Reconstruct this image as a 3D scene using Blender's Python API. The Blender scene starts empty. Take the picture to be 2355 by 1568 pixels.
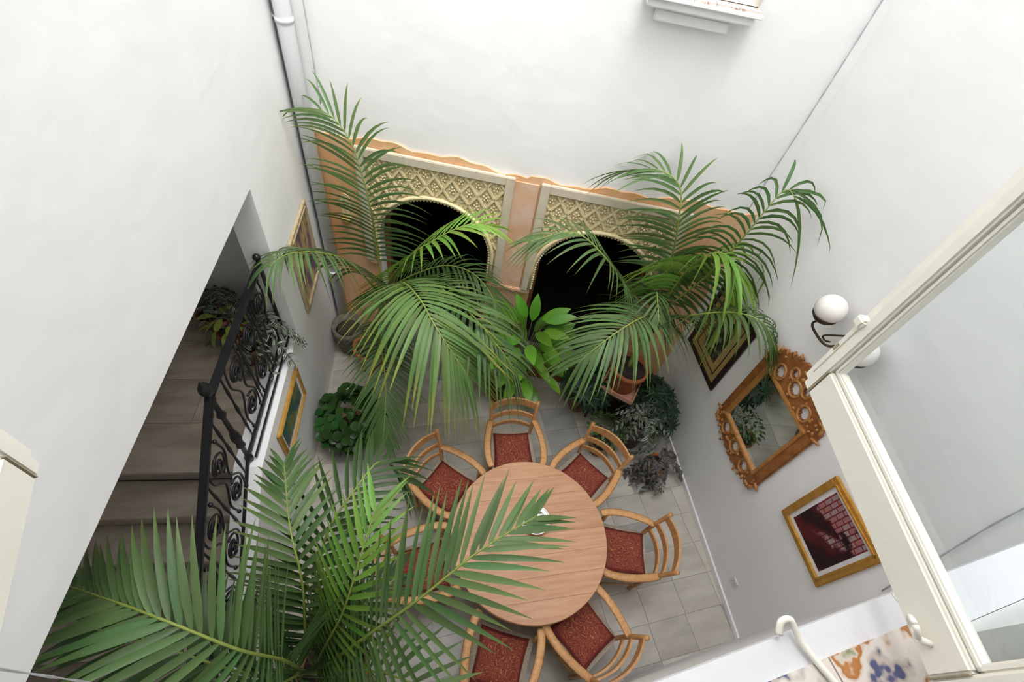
import bpy, bmesh, math, random
from mathutils import Vector, Matrix, Quaternion
V = Vector
C = bpy.context.scene.collection
rnd = random.Random(7)
# ------------------------------------------------------------------ camera, sky, exposure
YAW, PITCH, ROLL, FPX = 0.389997, 0.871466, 0.209195, 1100.55
CAM = V((0, 0, 5.0))
fwd = V((math.sin(YAW)*math.cos(PITCH), math.cos(YAW)*math.cos(PITCH), -math.sin(PITCH)))
rt = V((math.cos(YAW), -math.sin(YAW), 0)); up = rt.cross(fwd)
r2 = rt*math.cos(ROLL) + up*math.sin(ROLL); u2 = -rt*math.sin(ROLL) + up*math.cos(ROLL)
cam_d = bpy.data.cameras.new('camera'); cam = bpy.data.objects.new('camera', cam_d); C.objects.link(cam)
cam_d.sensor_width = 36; cam_d.lens = FPX/2355*36; cam_d.clip_start = .02
m = Matrix((r2, u2, -fwd)).transposed().to_4x4(); m.translation = CAM; cam.matrix_world = m
bpy.context.scene.camera = cam
wd = bpy.data.worlds.new('sky'); bpy.context.scene.world = wd; wd.use_nodes = True
bg = wd.node_tree.nodes['Background']; bg.inputs[0].default_value = (0.965, 0.97, 1.0, 1); bg.inputs[1].default_value = 1.0
# overcast sky: brightness rises from the horizon to the zenith as (1 + 2 sin h) / 3
_n = wd.node_tree.nodes; _l = wd.node_tree.links
_tc = _n.new('ShaderNodeTexCoord'); _sp = _n.new('ShaderNodeSeparateXYZ'); _l.new(_tc.outputs['Generated'], _sp.inputs[0])
_mr = _n.new('ShaderNodeMapRange'); _mr.inputs['From Min'].default_value = 0; _mr.inputs['To Min'].default_value = 3.0/3; _mr.inputs['To Max'].default_value = 3.0; _l.new(_sp.outputs[2], _mr.inputs['Value'])
_l.new(_mr.outputs[0], bg.inputs[1])
# veiled sun, high in front of the back wall
sn = bpy.data.lights.new('hazy_sun', 'SUN'); sn.energy = 1.9; sn.angle = math.radians(40); sn.color = (1, .975, .94)
sun = bpy.data.objects.new('hazy_sun', sn); C.objects.link(sun); sun.rotation_euler = V((-.04, .58, -1.2)).to_track_quat('-Z', 'Y').to_euler()
vs = bpy.context.scene.view_settings
vs.view_transform = 'Standard'; vs.look = 'None'; vs.gamma = 1; vs.use_curve_mapping = False
vs.exposure = 1.17

# ------------------------------------------------------------------ helpers
def tag(o, label=None, cat=None, group=None, kind=None):
    if label: o['label'] = label
    if cat: o['category'] = cat
    if group: o['group'] = group
    if kind: o['kind'] = kind
    return o
def attach(o, parent):
    o.parent = parent
    o.matrix_parent_inverse = WORLD.get(parent.name, Matrix()).inverted()
WORLD = {}
def thing(name, label, cat, loc, rz=0, group=None, kind=None):
    o = bpy.data.objects.new(name, None); C.objects.link(o); o.empty_display_size = .1
    o.location = loc; o.rotation_euler = (0, 0, rz)
    WORLD[o.name] = Matrix.Translation(V(loc)) @ Matrix.Rotation(rz, 4, 'Z')
    return tag(o, label, cat, group, kind)
class MB:
    """collects geometry for one mesh object"""
    def __init__(s): s.v = []; s.f = []; s.sm = []; s.t = []
    def add(s, vs_, fs, smooth=False, t=None):
        b = len(s.v); s.v += [V(p) for p in vs_]; s.f += [tuple(b+i for i in f) for f in fs]; s.sm += [smooth]*len(fs)
        s.t += list(t) if t else [0.0]*len(vs_); return s
    def box(s, lo, hi, M=None):
        (a, b, c), (d, e, f) = lo, hi
        p = [V(q) for q in ((a,b,c),(d,b,c),(d,e,c),(a,e,c),(a,b,f),(d,b,f),(d,e,f),(a,e,f))]
        if M: p = [M @ q for q in p]
        return s.add(p, [(0,3,2,1),(4,5,6,7),(0,1,5,4),(1,2,6,5),(2,3,7,6),(3,0,4,7)])
    def beam(s, a, b, w, h, up_=V((0,0,1))):
        a, b = V(a), V(b); d = (b-a).normalized(); sd = d.cross(up_)
        if sd.length < 1e-4: sd = d.cross(V((0,1,0)))
        sd.normalize(); n = sd.cross(d)
        p = []
        for q in (a, b):
            for x, y in ((-1,-1),(1,-1),(1,1),(-1,1)): p.append(q+sd*x*w/2+n*y*h/2)
        return s.add(p, [(3,2,1,0),(4,5,6,7),(0,1,5,4),(1,2,6,5),(2,3,7,6),(3,0,4,7)])
    def tube(s, path, r, n=8, smooth=True, flat=1.0, ref=None):
        path = [V(p) for p in path]; k = len(path); R = r if isinstance(r, (list, tuple)) else [r]*k
        ps = []; T0 = (path[1]-path[0]).normalized(); nn = V(ref) if ref else T0.orthogonal()
        for i, p in enumerate(path):
            T = (path[min(i+1, k-1)]-path[max(i-1, 0)]).normalized()
            nn = nn - T*nn.dot(T)
            if nn.length < 1e-6: nn = T.orthogonal()
            nn.normalize(); bb = T.cross(nn)
            for j in range(n):
                a = 2*math.pi*j/n; ps.append(p + nn*math.cos(a)*R[i] + bb*math.sin(a)*R[i]*flat)
        fs = [(i*n+j, i*n+(j+1) % n, (i+1)*n+(j+1) % n, (i+1)*n+j) for i in range(k-1) for j in range(n)]
        fs += [tuple(range(n-1, -1, -1)), tuple(range((k-1)*n, k*n))]
        return s.add(ps, fs, smooth)
    def lathe(s, prof, n=24, M=None, smooth=True):
        ps = []; k = len(prof)
        for r, z in prof:
            for j in range(n):
                a = 2*math.pi*j/n; ps.append(V((r*math.cos(a), r*math.sin(a), z)))
        if M: ps = [M @ p for p in ps]
        fs = [(i*n+j, i*n+(j+1) % n, (i+1)*n+(j+1) % n, (i+1)*n+j) for i in range(k-1) for j in range(n)]
        if prof[0][0] > 1e-5: fs.append(tuple(range(n-1, -1, -1)))
        if prof[-1][0] > 1e-5: fs.append(tuple(range((k-1)*n, k*n)))
        return s.add(ps, fs, smooth)
    def prism(s, poly, z0, z1, M=None):
        n = len(poly); p = [V((x, y, z0)) for x, y in poly] + [V((x, y, z1)) for x, y in poly]
        if M: p = [M @ q for q in p]
        return s.add(p, [tuple(range(n-1, -1, -1)), tuple(range(n, 2*n))] + [(i, (i+1) % n, n+(i+1) % n, n+i) for i in range(n)])
    def slab(s, ss, lo, hi, d0, d1, F):
        """vertical slab in wall coordinates: F(s, d, z) -> point; lower and upper edges follow lo[i], hi[i]"""
        n = len(ss); p = []
        for d in (d0, d1):
            p += [F(a, d, z) for a, z in zip(ss, lo)] + [F(a, d, z) for a, z in zip(ss, hi)]
        L0, H0, L1, H1 = 0, n, 2*n, 3*n; fs = []
        for i in range(n-1):
            fs += [(L0+i, L0+i+1, H0+i+1, H0+i), (L1+i+1, L1+i, H1+i, H1+i+1), (L0+i+1, L0+i, L1+i, L1+i+1), (H0+i, H0+i+1, H1+i+1, H1+i)]
        fs += [(L0, H0, H1, L1), (L0+n-1, L1+n-1, H1+n-1, H0+n-1)]
        return s.add(p, fs)
    def ball(s, c, r, n=10, k=6, sc=(1,1,1)):
        c = V(c); prof = [(math.sin(math.pi*i/k)*r, -math.cos(math.pi*i/k)*r) for i in range(k+1)]
        prof[0] = (1e-6, -r); prof[-1] = (1e-6, r)
        return s.lathe(prof, n, Matrix.Translation(c) @ Matrix.Diagonal((*sc, 1)))
    def build(s, name, mat, parent=None, M=None, bevel=0, smooth=None, kind=None, label=None):
        me = bpy.data.meshes.new(name); me.from_pydata([tuple(p) for p in s.v], [], s.f)
        me.polygons.foreach_set('use_smooth', s.sm if smooth is None else [smooth]*len(s.f))
        if any(s.t):
            at = me.attributes.new('t', 'FLOAT', 'POINT'); at.data.foreach_set('value', s.t)
        me.validate()
        bm = bmesh.new(); bm.from_mesh(me); bmesh.ops.recalc_face_normals(bm, faces=bm.faces)
        if bevel: bmesh.ops.bevel(bm, geom=list(bm.edges), offset=bevel, segments=2, affect='EDGES', clamp_overlap=True)
        bm.to_mesh(me); bm.free()
        me.materials.append(mat)
        return place(name, me, parent, M, kind, label)
def place(name, me, parent=None, M=None, kind=None, label=None):
    o = bpy.data.objects.new(name, me); C.objects.link(o)
    WORLD[o.name] = M.copy() if M else Matrix()
    if parent: attach(o, parent)
    if M: o.matrix_basis = M
    if kind: o['kind'] = kind
    if label: o['label'] = label
    return o
def struct(o): o['kind'] = 'structure'; return o
def local(parent): return WORLD[parent.name]
def catmull(pts, n):
    pts = [V(p) for p in pts]; P = [pts[0]*2-pts[1]] + pts + [pts[-1]*2-pts[-2]]; out = []
    for i in range(1, len(P)-2):
        a, b, c, d = P[i-1:i+3]
        for j in range(n):
            t = j/n; out.append(.5*(2*b+(c-a)*t+(2*a-5*b+4*c-d)*t*t+(3*b-a-3*c+d)*t**3))
    return out + [pts[-1]]
def resample(path, n):
    L = [0]
    for a, b in zip(path, path[1:]): L.append(L[-1]+(b-a).length)
    out = []; j = 0
    for i in range(n):
        d = L[-1]*i/(n-1)
        while j < len(path)-2 and L[j+1] < d: j += 1
        out.append(path[j].lerp(path[j+1], max(0, min(1, (d-L[j])/max(1e-9, L[j+1]-L[j])))))
    return out

# ------------------------------------------------------------------ materials
def ncoord(N, L, kind):
    if kind == 'attr': return None
    tc = N.new('ShaderNodeTexCoord'); return tc.outputs[kind]
def mat(name, col, rough=.6, col2=None, scale=8, bump=0, bscale=40, metal=0, spec=.5, rand=0, stretch=(1,1,1), detail=4, lo=.35, hi=.65, coat=0, coord='Object', bdist=.01):
    M = bpy.data.materials.new(name); M.use_nodes = True; N = M.node_tree.nodes; K = M.node_tree.links
    b = N['Principled BSDF']; b.inputs['Roughness'].default_value = rough; b.inputs['Metallic'].default_value = metal
    b.inputs['Specular IOR Level'].default_value = spec; b.inputs['Coat Weight'].default_value = coat
    out = None
    tc = N.new('ShaderNodeTexCoord'); mp = N.new('ShaderNodeMapping'); mp.inputs['Scale'].default_value = stretch
    K.new(tc.outputs[coord], mp.inputs['Vector'])
    if col2:
        no = N.new('ShaderNodeTexNoise'); no.inputs['Scale'].default_value = scale; no.inputs['Detail'].default_value = detail
        K.new(mp.outputs[0], no.inputs['Vector'])
        if rand:
            oi = N.new('ShaderNodeObjectInfo'); ad = N.new('ShaderNodeVectorMath'); ad.operation = 'ADD'
            mu = N.new('ShaderNodeMath'); mu.operation = 'MULTIPLY'; mu.inputs[1].default_value = 37
            K.new(oi.outputs['Random'], mu.inputs[0]); K.new(mp.outputs[0], ad.inputs[0]); K.new(mu.outputs[0], ad.inputs[1]); K.new(ad.outputs[0], no.inputs['Vector'])
        rp = N.new('ShaderNodeValToRGB'); rp.color_ramp.elements[0].position = lo; rp.color_ramp.elements[1].position = hi
        rp.color_ramp.elements[0].color = (*col, 1); rp.color_ramp.elements[1].color = (*col2, 1)
        K.new(no.outputs['Fac'], rp.inputs['Fac']); out = rp.outputs['Color']
    if rand:
        oi = N.new('ShaderNodeObjectInfo'); mr = N.new('ShaderNodeMapRange'); mr.inputs['To Min'].default_value = 1-rand; mr.inputs['To Max'].default_value = 1+rand
        K.new(oi.outputs['Random'], mr.inputs['Value'])
        hs = N.new('ShaderNodeHueSaturation'); K.new(mr.outputs[0], hs.inputs['Value'])
        if out: K.new(out, hs.inputs['Color'])
        else: hs.inputs['Color'].default_value = (*col, 1)
        out = hs.outputs['Color']
    if out: K.new(out, b.inputs['Base Color'])
    else: b.inputs['Base Color'].default_value = (*col, 1)
    if bump:
        n2 = N.new('ShaderNodeTexNoise'); n2.inputs['Scale'].default_value = bscale; n2.inputs['Detail'].default_value = 6
        K.new(mp.outputs[0], n2.inputs['Vector']); bp = N.new('ShaderNodeBump'); bp.inputs['Strength'].default_value = bump; bp.inputs['Distance'].default_value = bdist
        K.new(n2.outputs['Fac'], bp.inputs['Height']); K.new(bp.outputs[0], b.inputs['Normal'])
    return M
def leafmat(name, base, tip, rough=.42, trans=.3, rand=.25, stripe=None, hue=.02):
    """leaf: colour runs from base to tip by the 't' attribute, varies per leaf, lets light through"""
    M = bpy.data.materials.new(name); M.use_nodes = True; N = M.node_tree.nodes; K = M.node_tree.links
    b = N['Principled BSDF']; b.inputs['Roughness'].default_value = rough; b.inputs['Specular IOR Level'].default_value = .4
    at = N.new('ShaderNodeAttribute'); at.attribute_name = 't'
    rp = N.new('ShaderNodeValToRGB'); e = rp.color_ramp.elements
    e[0].color = (*base, 1); e[0].position = .0; e[1].color = (*tip, 1); e[1].position = 1
    if stripe:   # t also carries the distance from the midrib for striped leaves
        e[0].position = .5; e[1].position = .62
    else:
        q = e.new(.62); q.color = (*base, 1)
    K.new(at.outputs['Fac'], rp.inputs['Fac'])
    oi = N.new('ShaderNodeObjectInfo'); mr = N.new('ShaderNodeMapRange'); mr.inputs['To Min'].default_value = 1-rand; mr.inputs['To Max'].default_value = 1+rand
    K.new(oi.outputs['Random'], mr.inputs['Value']); hs = N.new('ShaderNodeHueSaturation'); K.new(mr.outputs[0], hs.inputs['Value'])
    mh = N.new('ShaderNodeMapRange'); mh.inputs['To Min'].default_value = .5-hue; mh.inputs['To Max'].default_value = .5+hue
    fr = N.new('ShaderNodeMath'); fr.operation = 'FRACT'; m7 = N.new('ShaderNodeMath'); m7.operation = 'MULTIPLY'; m7.inputs[1].default_value = 7.3
    K.new(oi.outputs['Random'], m7.inputs[0]); K.new(m7.outputs[0], fr.inputs[0]); K.new(fr.outputs[0], mh.inputs['Value']); K.new(mh.outputs[0], hs.inputs['Hue'])
    K.new(rp.outputs[0], hs.inputs['Color']); K.new(hs.outputs[0], b.inputs['Base Color'])
    tr = N.new('ShaderNodeBsdfTranslucent'); K.new(hs.outputs[0], tr.inputs['Color'])
    mx = N.new('ShaderNodeMixShader'); mx.inputs[0].default_value = trans
    K.new(b.outputs[0], mx.inputs[1]); K.new(tr.outputs[0], mx.inputs[2]); K.new(mx.outputs[0], N['Material Output'].inputs['Surface'])
    return M
def glassmat(name, tint=(.9,.93,.93)):
    M = bpy.data.materials.new(name); M.use_nodes = True; N = M.node_tree.nodes; K = M.node_tree.links
    N.remove(N['Principled BSDF']); t = N.new('ShaderNodeBsdfTransparent'); t.inputs[0].default_value = (*tint, 1)
    g = N.new('ShaderNodeBsdfGlossy'); g.inputs['Roughness'].default_value = .02; f = N.new('ShaderNodeFresnel'); f.inputs[0].default_value = 1.5
    mx = N.new('ShaderNodeMixShader'); ge = N.new('ShaderNodeNewGeometry'); iv = N.new('ShaderNodeMath'); iv.operation = 'SUBTRACT'; iv.inputs[0].default_value = 1; mu = N.new('ShaderNodeMath'); mu.operation = 'MULTIPLY'
    K.new(ge.outputs['Backfacing'], iv.inputs[1]); K.new(iv.outputs[0], mu.inputs[0]); K.new(f.outputs[0], mu.inputs[1])   # reflect at the outer faces only
    K.new(mu.outputs[0], mx.inputs[0]); K.new(t.outputs[0], mx.inputs[1]); K.new(g.outputs[0], mx.inputs[2]); K.new(mx.outputs[0], N['Material Output'].inputs['Surface'])
    return M
def artmat(name, cols, scale, kind='noise', stretch=(1,1,1), detail=5):
    M = bpy.data.materials.new(name); M.use_nodes = True; N = M.node_tree.nodes; K = M.node_tree.links
    b = N['Principled BSDF']; b.inputs['Roughness'].default_value = .25
    tc = N.new('ShaderNodeTexCoord'); mp = N.new('ShaderNodeMapping'); mp.inputs['Scale'].default_value = stretch; K.new(tc.outputs['Object'], mp.inputs[0])
    if kind == 'noise':
        n = N.new('ShaderNodeTexNoise'); n.inputs['Scale'].default_value = scale; n.inputs['Detail'].default_value = detail; src = n.outputs['Fac']
    else:
        n = N.new('ShaderNodeTexVoronoi'); n.inputs['Scale'].default_value = scale; n.distance = 'MANHATTAN'; src = n.outputs['Distance'] if kind == 'vor' else n.outputs['Color']
    K.new(mp.outputs[0], n.inputs['Vector'])
    rp = N.new('ShaderNodeValToRGB'); e = rp.color_ramp.elements
    for i, (p, c) in enumerate(cols):
        q = e[i] if i < 2 else e.new(p)
        q.position = p; q.color = (*c, 1)
    K.new(src, rp.inputs['Fac']); K.new(rp.outputs[0], b.inputs['Base Color'])
    return M
M_ = {}
M_['white'] = mat('white_plaster', (.90,.897,.89), .85, (.865,.862,.855), 1.2, .35, 5, bdist=.02)
M_['sill'] = mat('worn_white_paint', (.72,.72,.735), .8, (.67,.67,.68), 4, .2, 12)
M_['cream'] = mat('cream_paint', (.93,.90,.80), .42, (.89,.86,.75), 3, .15, 25)
M_['creamdark'] = mat('worn_seam', (.35,.30,.2), .8)
M_['orange'] = mat('ochre_plaster', (.74,.38,.16), .9, (.76,.49,.29), 3.0, .5, 12)
M_['pink'] = mat('pink_plaster', (.70,.42,.25), .9, (.74,.55,.42), 5, .5, 14)
M_['frame_plaster'] = mat('beige_moulding', (.60,.52,.40), .8, (.66,.59,.46), 6, .2, 30)
M_['stucco'] = mat('carved_stucco', (.56,.43,.22), .85, (.80,.68,.42), 42, 1.0, 60, bdist=.02, lo=.42, hi=.58)
M_['rib'] = mat('stucco_rib', (.82,.71,.44), .8, (.76,.63,.36), 20, .3, 80)
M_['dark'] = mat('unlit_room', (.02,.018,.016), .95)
M_['jamb'] = mat('door_jamb_wood', (.20,.07,.03), .6, (.30,.11,.045), 12, stretch=(1,1,.1))
M_['tile'] = mat('marble', (.43,.395,.345), .32, (.55,.515,.455), 2.4, .05, 20, rand=.10, stretch=(1,3.5,1), detail=8)
M_['tiley'] = mat('marble_yellow_vein', (.54,.50,.44), .32, (.52,.39,.21), 3.2, .05, 20, rand=.06, stretch=(1,3,1), detail=7, lo=.55, hi=.75)
M_['tileg'] = mat('grey_marble', (.30,.29,.275), .32, (.40,.39,.37), 3, .05, 20, rand=.08, stretch=(1,3,1), detail=8)
M_['grout'] = mat('grout', (.32,.285,.235), .9)
M_['stair'] = mat('stair_marble', (.30,.245,.19), .35, (.43,.37,.30), 2.2, .05, 20, rand=.06, stretch=(1,4,1), detail=7)
M_['wood'] = mat('honey_pine', (.55,.27,.10), .45, (.66,.36,.15), 6, .08, 30, stretch=(6,6,1), rand=.07)
M_['table'] = mat('table_pine', (.52,.255,.13), .5, (.61,.335,.19), 5, .08, 20, stretch=(.6,7,1), rand=.05, detail=6)
M_['tabledark'] = mat('table_edge_pine', (.40,.19,.08), .5, (.5,.26,.12), 6)
M_['rush'] = mat('woven_rush', (.42,.34,.24), .9, (.60,.52,.40), 60, .8, 90, stretch=(1,4,1))
M_['black'] = mat('black_iron', (.012,.012,.014), .4, spec=.5)
M_['terra'] = mat('terracotta', (.46,.13,.045), .75, (.56,.19,.08), 8, .2, 30)
M_['terra2'] = mat('pale_terracotta', (.56,.28,.18), .8, (.62,.34,.24), 8)
M_['redpot'] = mat('red_glazed_pot', (.25,.03,.015), .35)
M_['brownpot'] = mat('brown_clay', (.28,.13,.06), .8, (.36,.2,.11), 9)
M_['stone'] = mat('dark_stone', (.10,.09,.075), .9, (.19,.17,.14), 14, .6, 30)
M_['soil'] = mat('soil', (.03,.022,.018), 1, (.07,.05,.04), 60, 1, 60)
M_['gold'] = mat('gilded_frame', (.55,.30,.06), .35, (.66,.40,.10), 20, .2, 60, metal=.6)
M_['palegold'] = mat('pale_gilt', (.62,.52,.34), .4, (.5,.4,.22), 20, metal=.3)
M_['walnut'] = mat('carved_walnut', (.24,.08,.02), .45, (.36,.145,.04), 14, .3, 50)
M_['walnut2'] = mat('gilded_walnut', (.38,.165,.045), .4, (.48,.23,.07), 14, .3, 50)
M_['darkframe'] = mat('ebonised_frame', (.025,.014,.010), .4)
M_['tan'] = artmat('tan_mount', [(.0,(.20,.12,.03)),(.12,(.46,.33,.12)),(1,(.52,.38,.15))], 14, 'vor')
M_['mount'] = mat('white_mount', (.78,.78,.80), .7)
M_['mirror'] = mat('mirror_glass', (.80,.84,.80), .02, metal=1)
M_['print_maroon'] = artmat('maroon_print', [(.0,(.02,.008,.012)),(.47,(.035,.01,.014)),(.52,(.17,.02,.025)),(.56,(.42,.16,.17)),(.62,(.55,.36,.38)),(.66,(.12,.02,.03))], 5.5, stretch=(1,1.4,.9), detail=3)
def printmat():
    M = bpy.data.materials.new('maroon_interior_print'); M.use_nodes = True; N = M.node_tree.nodes; K = M.node_tree.links; b = N['Principled BSDF']; b.inputs['Roughness'].default_value = .25
    tc = N.new('ShaderNodeTexCoord'); sp = N.new('ShaderNodeSeparateXYZ'); K.new(tc.outputs['Object'], sp.inputs[0]); cb = N.new('ShaderNodeCombineXYZ'); K.new(sp.outputs[2], cb.inputs[0]); K.new(sp.outputs[1], cb.inputs[1])
    br = N.new('ShaderNodeTexBrick'); br.inputs['Scale'].default_value = 6.5; br.inputs['Color1'].default_value = (.36,.14,.14,1); br.inputs['Color2'].default_value = (.36,.27,.30,1); br.inputs['Mortar'].default_value = (.16,.02,.03,1); br.inputs['Mortar Size'].default_value = .03; K.new(cb.outputs[0], br.inputs['Vector'])
    no = N.new('ShaderNodeTexNoise'); no.inputs['Scale'].default_value = 5; no.inputs['Detail'].default_value = 4; K.new(tc.outputs['Object'], no.inputs['Vector'])
    # patches of light show in the upper half of the scene
    ad = N.new('ShaderNodeMath'); ad.operation = 'MULTIPLY_ADD'; ad.inputs[1].default_value = 1.1; K.new(sp.outputs[2], ad.inputs[0]); K.new(no.outputs['Fac'], ad.inputs[2])
    rp = N.new('ShaderNodeValToRGB'); rp.color_ramp.elements[0].position = .54; rp.color_ramp.elements[1].position = .60; K.new(ad.outputs[0], rp.inputs[0])
    r2_ = N.new('ShaderNodeValToRGB'); e = r2_.color_ramp.elements; e[0].position = .4; e[0].color = (.012,.006,.012,1); e[1].position = .62; e[1].color = (.09,.012,.018,1); K.new(no.outputs['Fac'], r2_.inputs[0])
    mx = N.new('ShaderNodeMix'); mx.data_type = 'RGBA'; K.new(rp.outputs[0], mx.inputs[0]); K.new(r2_.outputs[0], mx.inputs[6]); K.new(br.outputs['Color'], mx.inputs[7]); K.new(mx.outputs[2], b.inputs['Base Color']); return M
M_['print_maroon'] = printmat()
M_['print_dark'] = artmat('dark_floral_print', [(.0,(.02,.02,.015)),(.48,(.04,.05,.025)),(.56,(.16,.17,.09)),(.66,(.30,.26,.14))], 11)
M_['print_blue'] = artmat('purple_and_brown_print', [(.0,(.05,.03,.10)),(.42,(.09,.06,.18)),(.50,(.35,.22,.10)),(.58,(.55,.42,.22)),(.70,(.20,.12,.06))], 5, stretch=(2,2,.8))
M_['print_green'] = artmat('blue_green_print', [(.0,(.03,.06,.09)),(.42,(.05,.12,.14)),(.52,(.08,.16,.09)),(.62,(.20,.22,.12)),(.75,(.10,.10,.06))], 5)
M_['pipe'] = mat('white_pipe', (.78,.80,.82), .4)
M_['shadow_gap'] = mat('shadow_gap_grey', (.24,.25,.265), .5)  # grey of the tube that stands for the drainpipe's shadow gap
M_['globe'] = mat('opal_glass', (.84,.80,.76), .2, coat=.3)
M_['bronze'] = mat('dark_bronze', (.06,.04,.025), .4, metal=.7)
M_['chrome'] = mat('polished_metal', (.85,.86,.87), .08, metal=1)
M_['glass'] = glassmat('window_glass', (.93,.955,.955))
M_['azulejo'] = artmat('painted_tiles', [(.0,(.06,.07,.16)),(.385,(.10,.11,.22)),(.41,(.52,.45,.40)),(.47,(.72,.66,.60)),(.55,(.74,.66,.58)),(.585,(.60,.46,.36)),(.60,(.42,.16,.04)),(.64,(.48,.20,.06)),(.66,(.66,.58,.48)),(.72,(.20,.24,.12))], 15, detail=3)
M_['terrazzo'] = artmat('speckled_tile', [(.0,(.25,.12,.08)),(.35,(.45,.28,.22)),(.45,(.72,.64,.58)),(1,(.8,.75,.7))], 40)
M_['cord'] = mat('twisted_cord', (.50,.50,.51), .8)
M_['plastic'] = mat('white_plastic', (.72,.72,.72), .4)
M_['yellow'] = mat('yellow_ceramic', (.62,.42,.10), .3)
# cushion: red cloth with gold scrollwork
def cushionmat():
    M = bpy.data.materials.new('red_brocade'); M.use_nodes = True; N = M.node_tree.nodes; K = M.node_tree.links
    b = N['Principled BSDF']; b.inputs['Roughness'].default_value = .85
    tc = N.new('ShaderNodeTexCoord'); n = N.new('ShaderNodeTexNoise'); n.inputs['Scale'].default_value = 7; n.inputs['Detail'].default_value = 1
    K.new(tc.outputs['Object'], n.inputs['Vector'])
    mu = N.new('ShaderNodeMath'); mu.operation = 'MULTIPLY'; mu.inputs[1].default_value = 9; fr = N.new('ShaderNodeMath'); fr.operation = 'FRACT'
    K.new(n.outputs['Fac'], mu.inputs[0]); K.new(mu.outputs[0], fr.inputs[0])
    n.inputs['Distortion'].default_value = 2.5
    rp = N.new('ShaderNodeValToRGB'); e = rp.color_ramp.elements
    e[0].position = 0; e[0].color = (.19,.028,.018,1); e[1].position = .72; e[1].color = (.21,.03,.02,1)
    q = e.new(.82); q.color = (.42,.17,.06,1); q = e.new(.90); q.color = (.42,.17,.06,1); q = e.new(.97); q.color = (.20,.03,.02,1)
    K.new(fr.outputs[0], rp.inputs['Fac'])
    # plain red border
    sp = N.new('ShaderNodeSeparateXYZ'); K.new(tc.outputs['Object'], sp.inputs[0])
    ax = N.new('ShaderNodeMath'); ax.operation = 'ABSOLUTE'; ay = N.new('ShaderNodeMath'); ay.operation = 'ABSOLUTE'; K.new(sp.outputs[0], ax.inputs[0]); K.new(sp.outputs[1], ay.inputs[0])
    mx = N.new('ShaderNodeMath'); mx.operation = 'MAXIMUM'; K.new(ax.outputs[0], mx.inputs[0]); K.new(ay.outputs[0], mx.inputs[1])
    gt = N.new('ShaderNodeMath'); gt.operation = 'GREATER_THAN'; gt.inputs[1].default_value = .165; K.new(mx.outputs[0], gt.inputs[0])
    mc = N.new('ShaderNodeMix'); mc.data_type = 'RGBA'; K.new(gt.outputs[0], mc.inputs[0]); K.new(rp.outputs[0], mc.inputs[6]); mc.inputs[7].default_value = (.17,.022,.015,1)
    K.new(mc.outputs[2], b.inputs['Base Color'])
    bp = N.new('ShaderNodeBump'); bp.inputs['Strength'].default_value = .3; bp.inputs['Distance'].default_value = .004; K.new(fr.outputs[0], bp.inputs['Height']); K.new(bp.outputs[0], b.inputs['Normal'])
    return M
M_['cushion'] = cushionmat()
M_['palm_mid'] = leafmat('palm_leaf', (.112,.198,.066), (.17,.25,.07))
M_['palm_bright'] = leafmat('young_palm_leaf', (.19,.36,.055), (.28,.42,.07))
M_['palm_yel'] = leafmat('palm_leaf_yellow_tip', (.145,.25,.07), (.42,.40,.05))
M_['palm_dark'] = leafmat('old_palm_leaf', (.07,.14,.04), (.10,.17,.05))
M_['rachis'] = mat('palm_rib', (.24,.30,.06), .5)
M_['petiole'] = mat('palm_stalk', (.10,.17,.05), .5)
M_['broad'] = leafmat('glossy_broad_leaf', (.12,.31,.025), (.15,.35,.03), .3, .25, .35)
M_['round'] = leafmat('dark_round_leaf', (.022,.075,.012), (.03,.09,.015), .35, .15, .35)
M_['lime'] = leafmat('lime_leaf', (.28,.36,.06), (.34,.42,.09), .4, .3, .2)
M_['silver'] = leafmat('silver_striped_leaf', (.022,.034,.02), (.38,.42,.36), .45, .15, .3, stripe=True)
M_['purple'] = leafmat('purplish_striped_leaf', (.03,.026,.025), (.22,.20,.19), .45, .15, .3, stripe=True)
M_['fern'] = leafmat('dark_fern_leaf', (.016,.045,.022), (.03,.075,.035), .4, .1, .5)
M_['smallgreen'] = leafmat('small_green_leaf', (.05,.12,.025), (.10,.18,.04), .4, .2, .4)
M_['stem'] = mat('plant_stem', (.10,.12,.05), .7)

# ------------------------------------------------------------------ the walls' own coordinates: s along, d into the courtyard, z up
def wallframe(o, ang, side):
    u = V((math.cos(math.radians(ang)), math.sin(math.radians(ang)), 0)); n = V((u.y, -u.x, 0))*side; o = V((*o, 0))
    def F(s, d, z): return o + u*s + n*d + V((0, 0, z))
    F.u, F.n, F.o = u, n, o
    F.M = Matrix(((u.x, n.x, 0, o.x), (u.y, n.y, 0, o.y), (0, 0, 1, 0), (0, 0, 0, 1)))
    return F
LW = wallframe((-.705, 3.845), 81.5, 1)
RW = wallframe((3.105, 1.545), 83, -1)
BW = wallframe((-.616, 4.44), -21.4, 1)
FW = wallframe((-1.28, -.124), 3.0, -1)      # d into the courtyard = +y
TOP = 10.0  # unseen wall height, raised to even out the light falloff lower down
# ---- right wall, baseboard
mb = MB(); mb.slab([-1.9, 1.75], [-.1, -.1], [TOP, TOP], 0, -.3, RW.__call__); struct(mb.build('wall_right', M_['white']))
mb = MB(); mb.slab([-1.6, 1.38], [0, 0], [.07, .07], 0, .018, RW); struct(mb.build('baseboard_right', M_['white'], bevel=.004))
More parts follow.
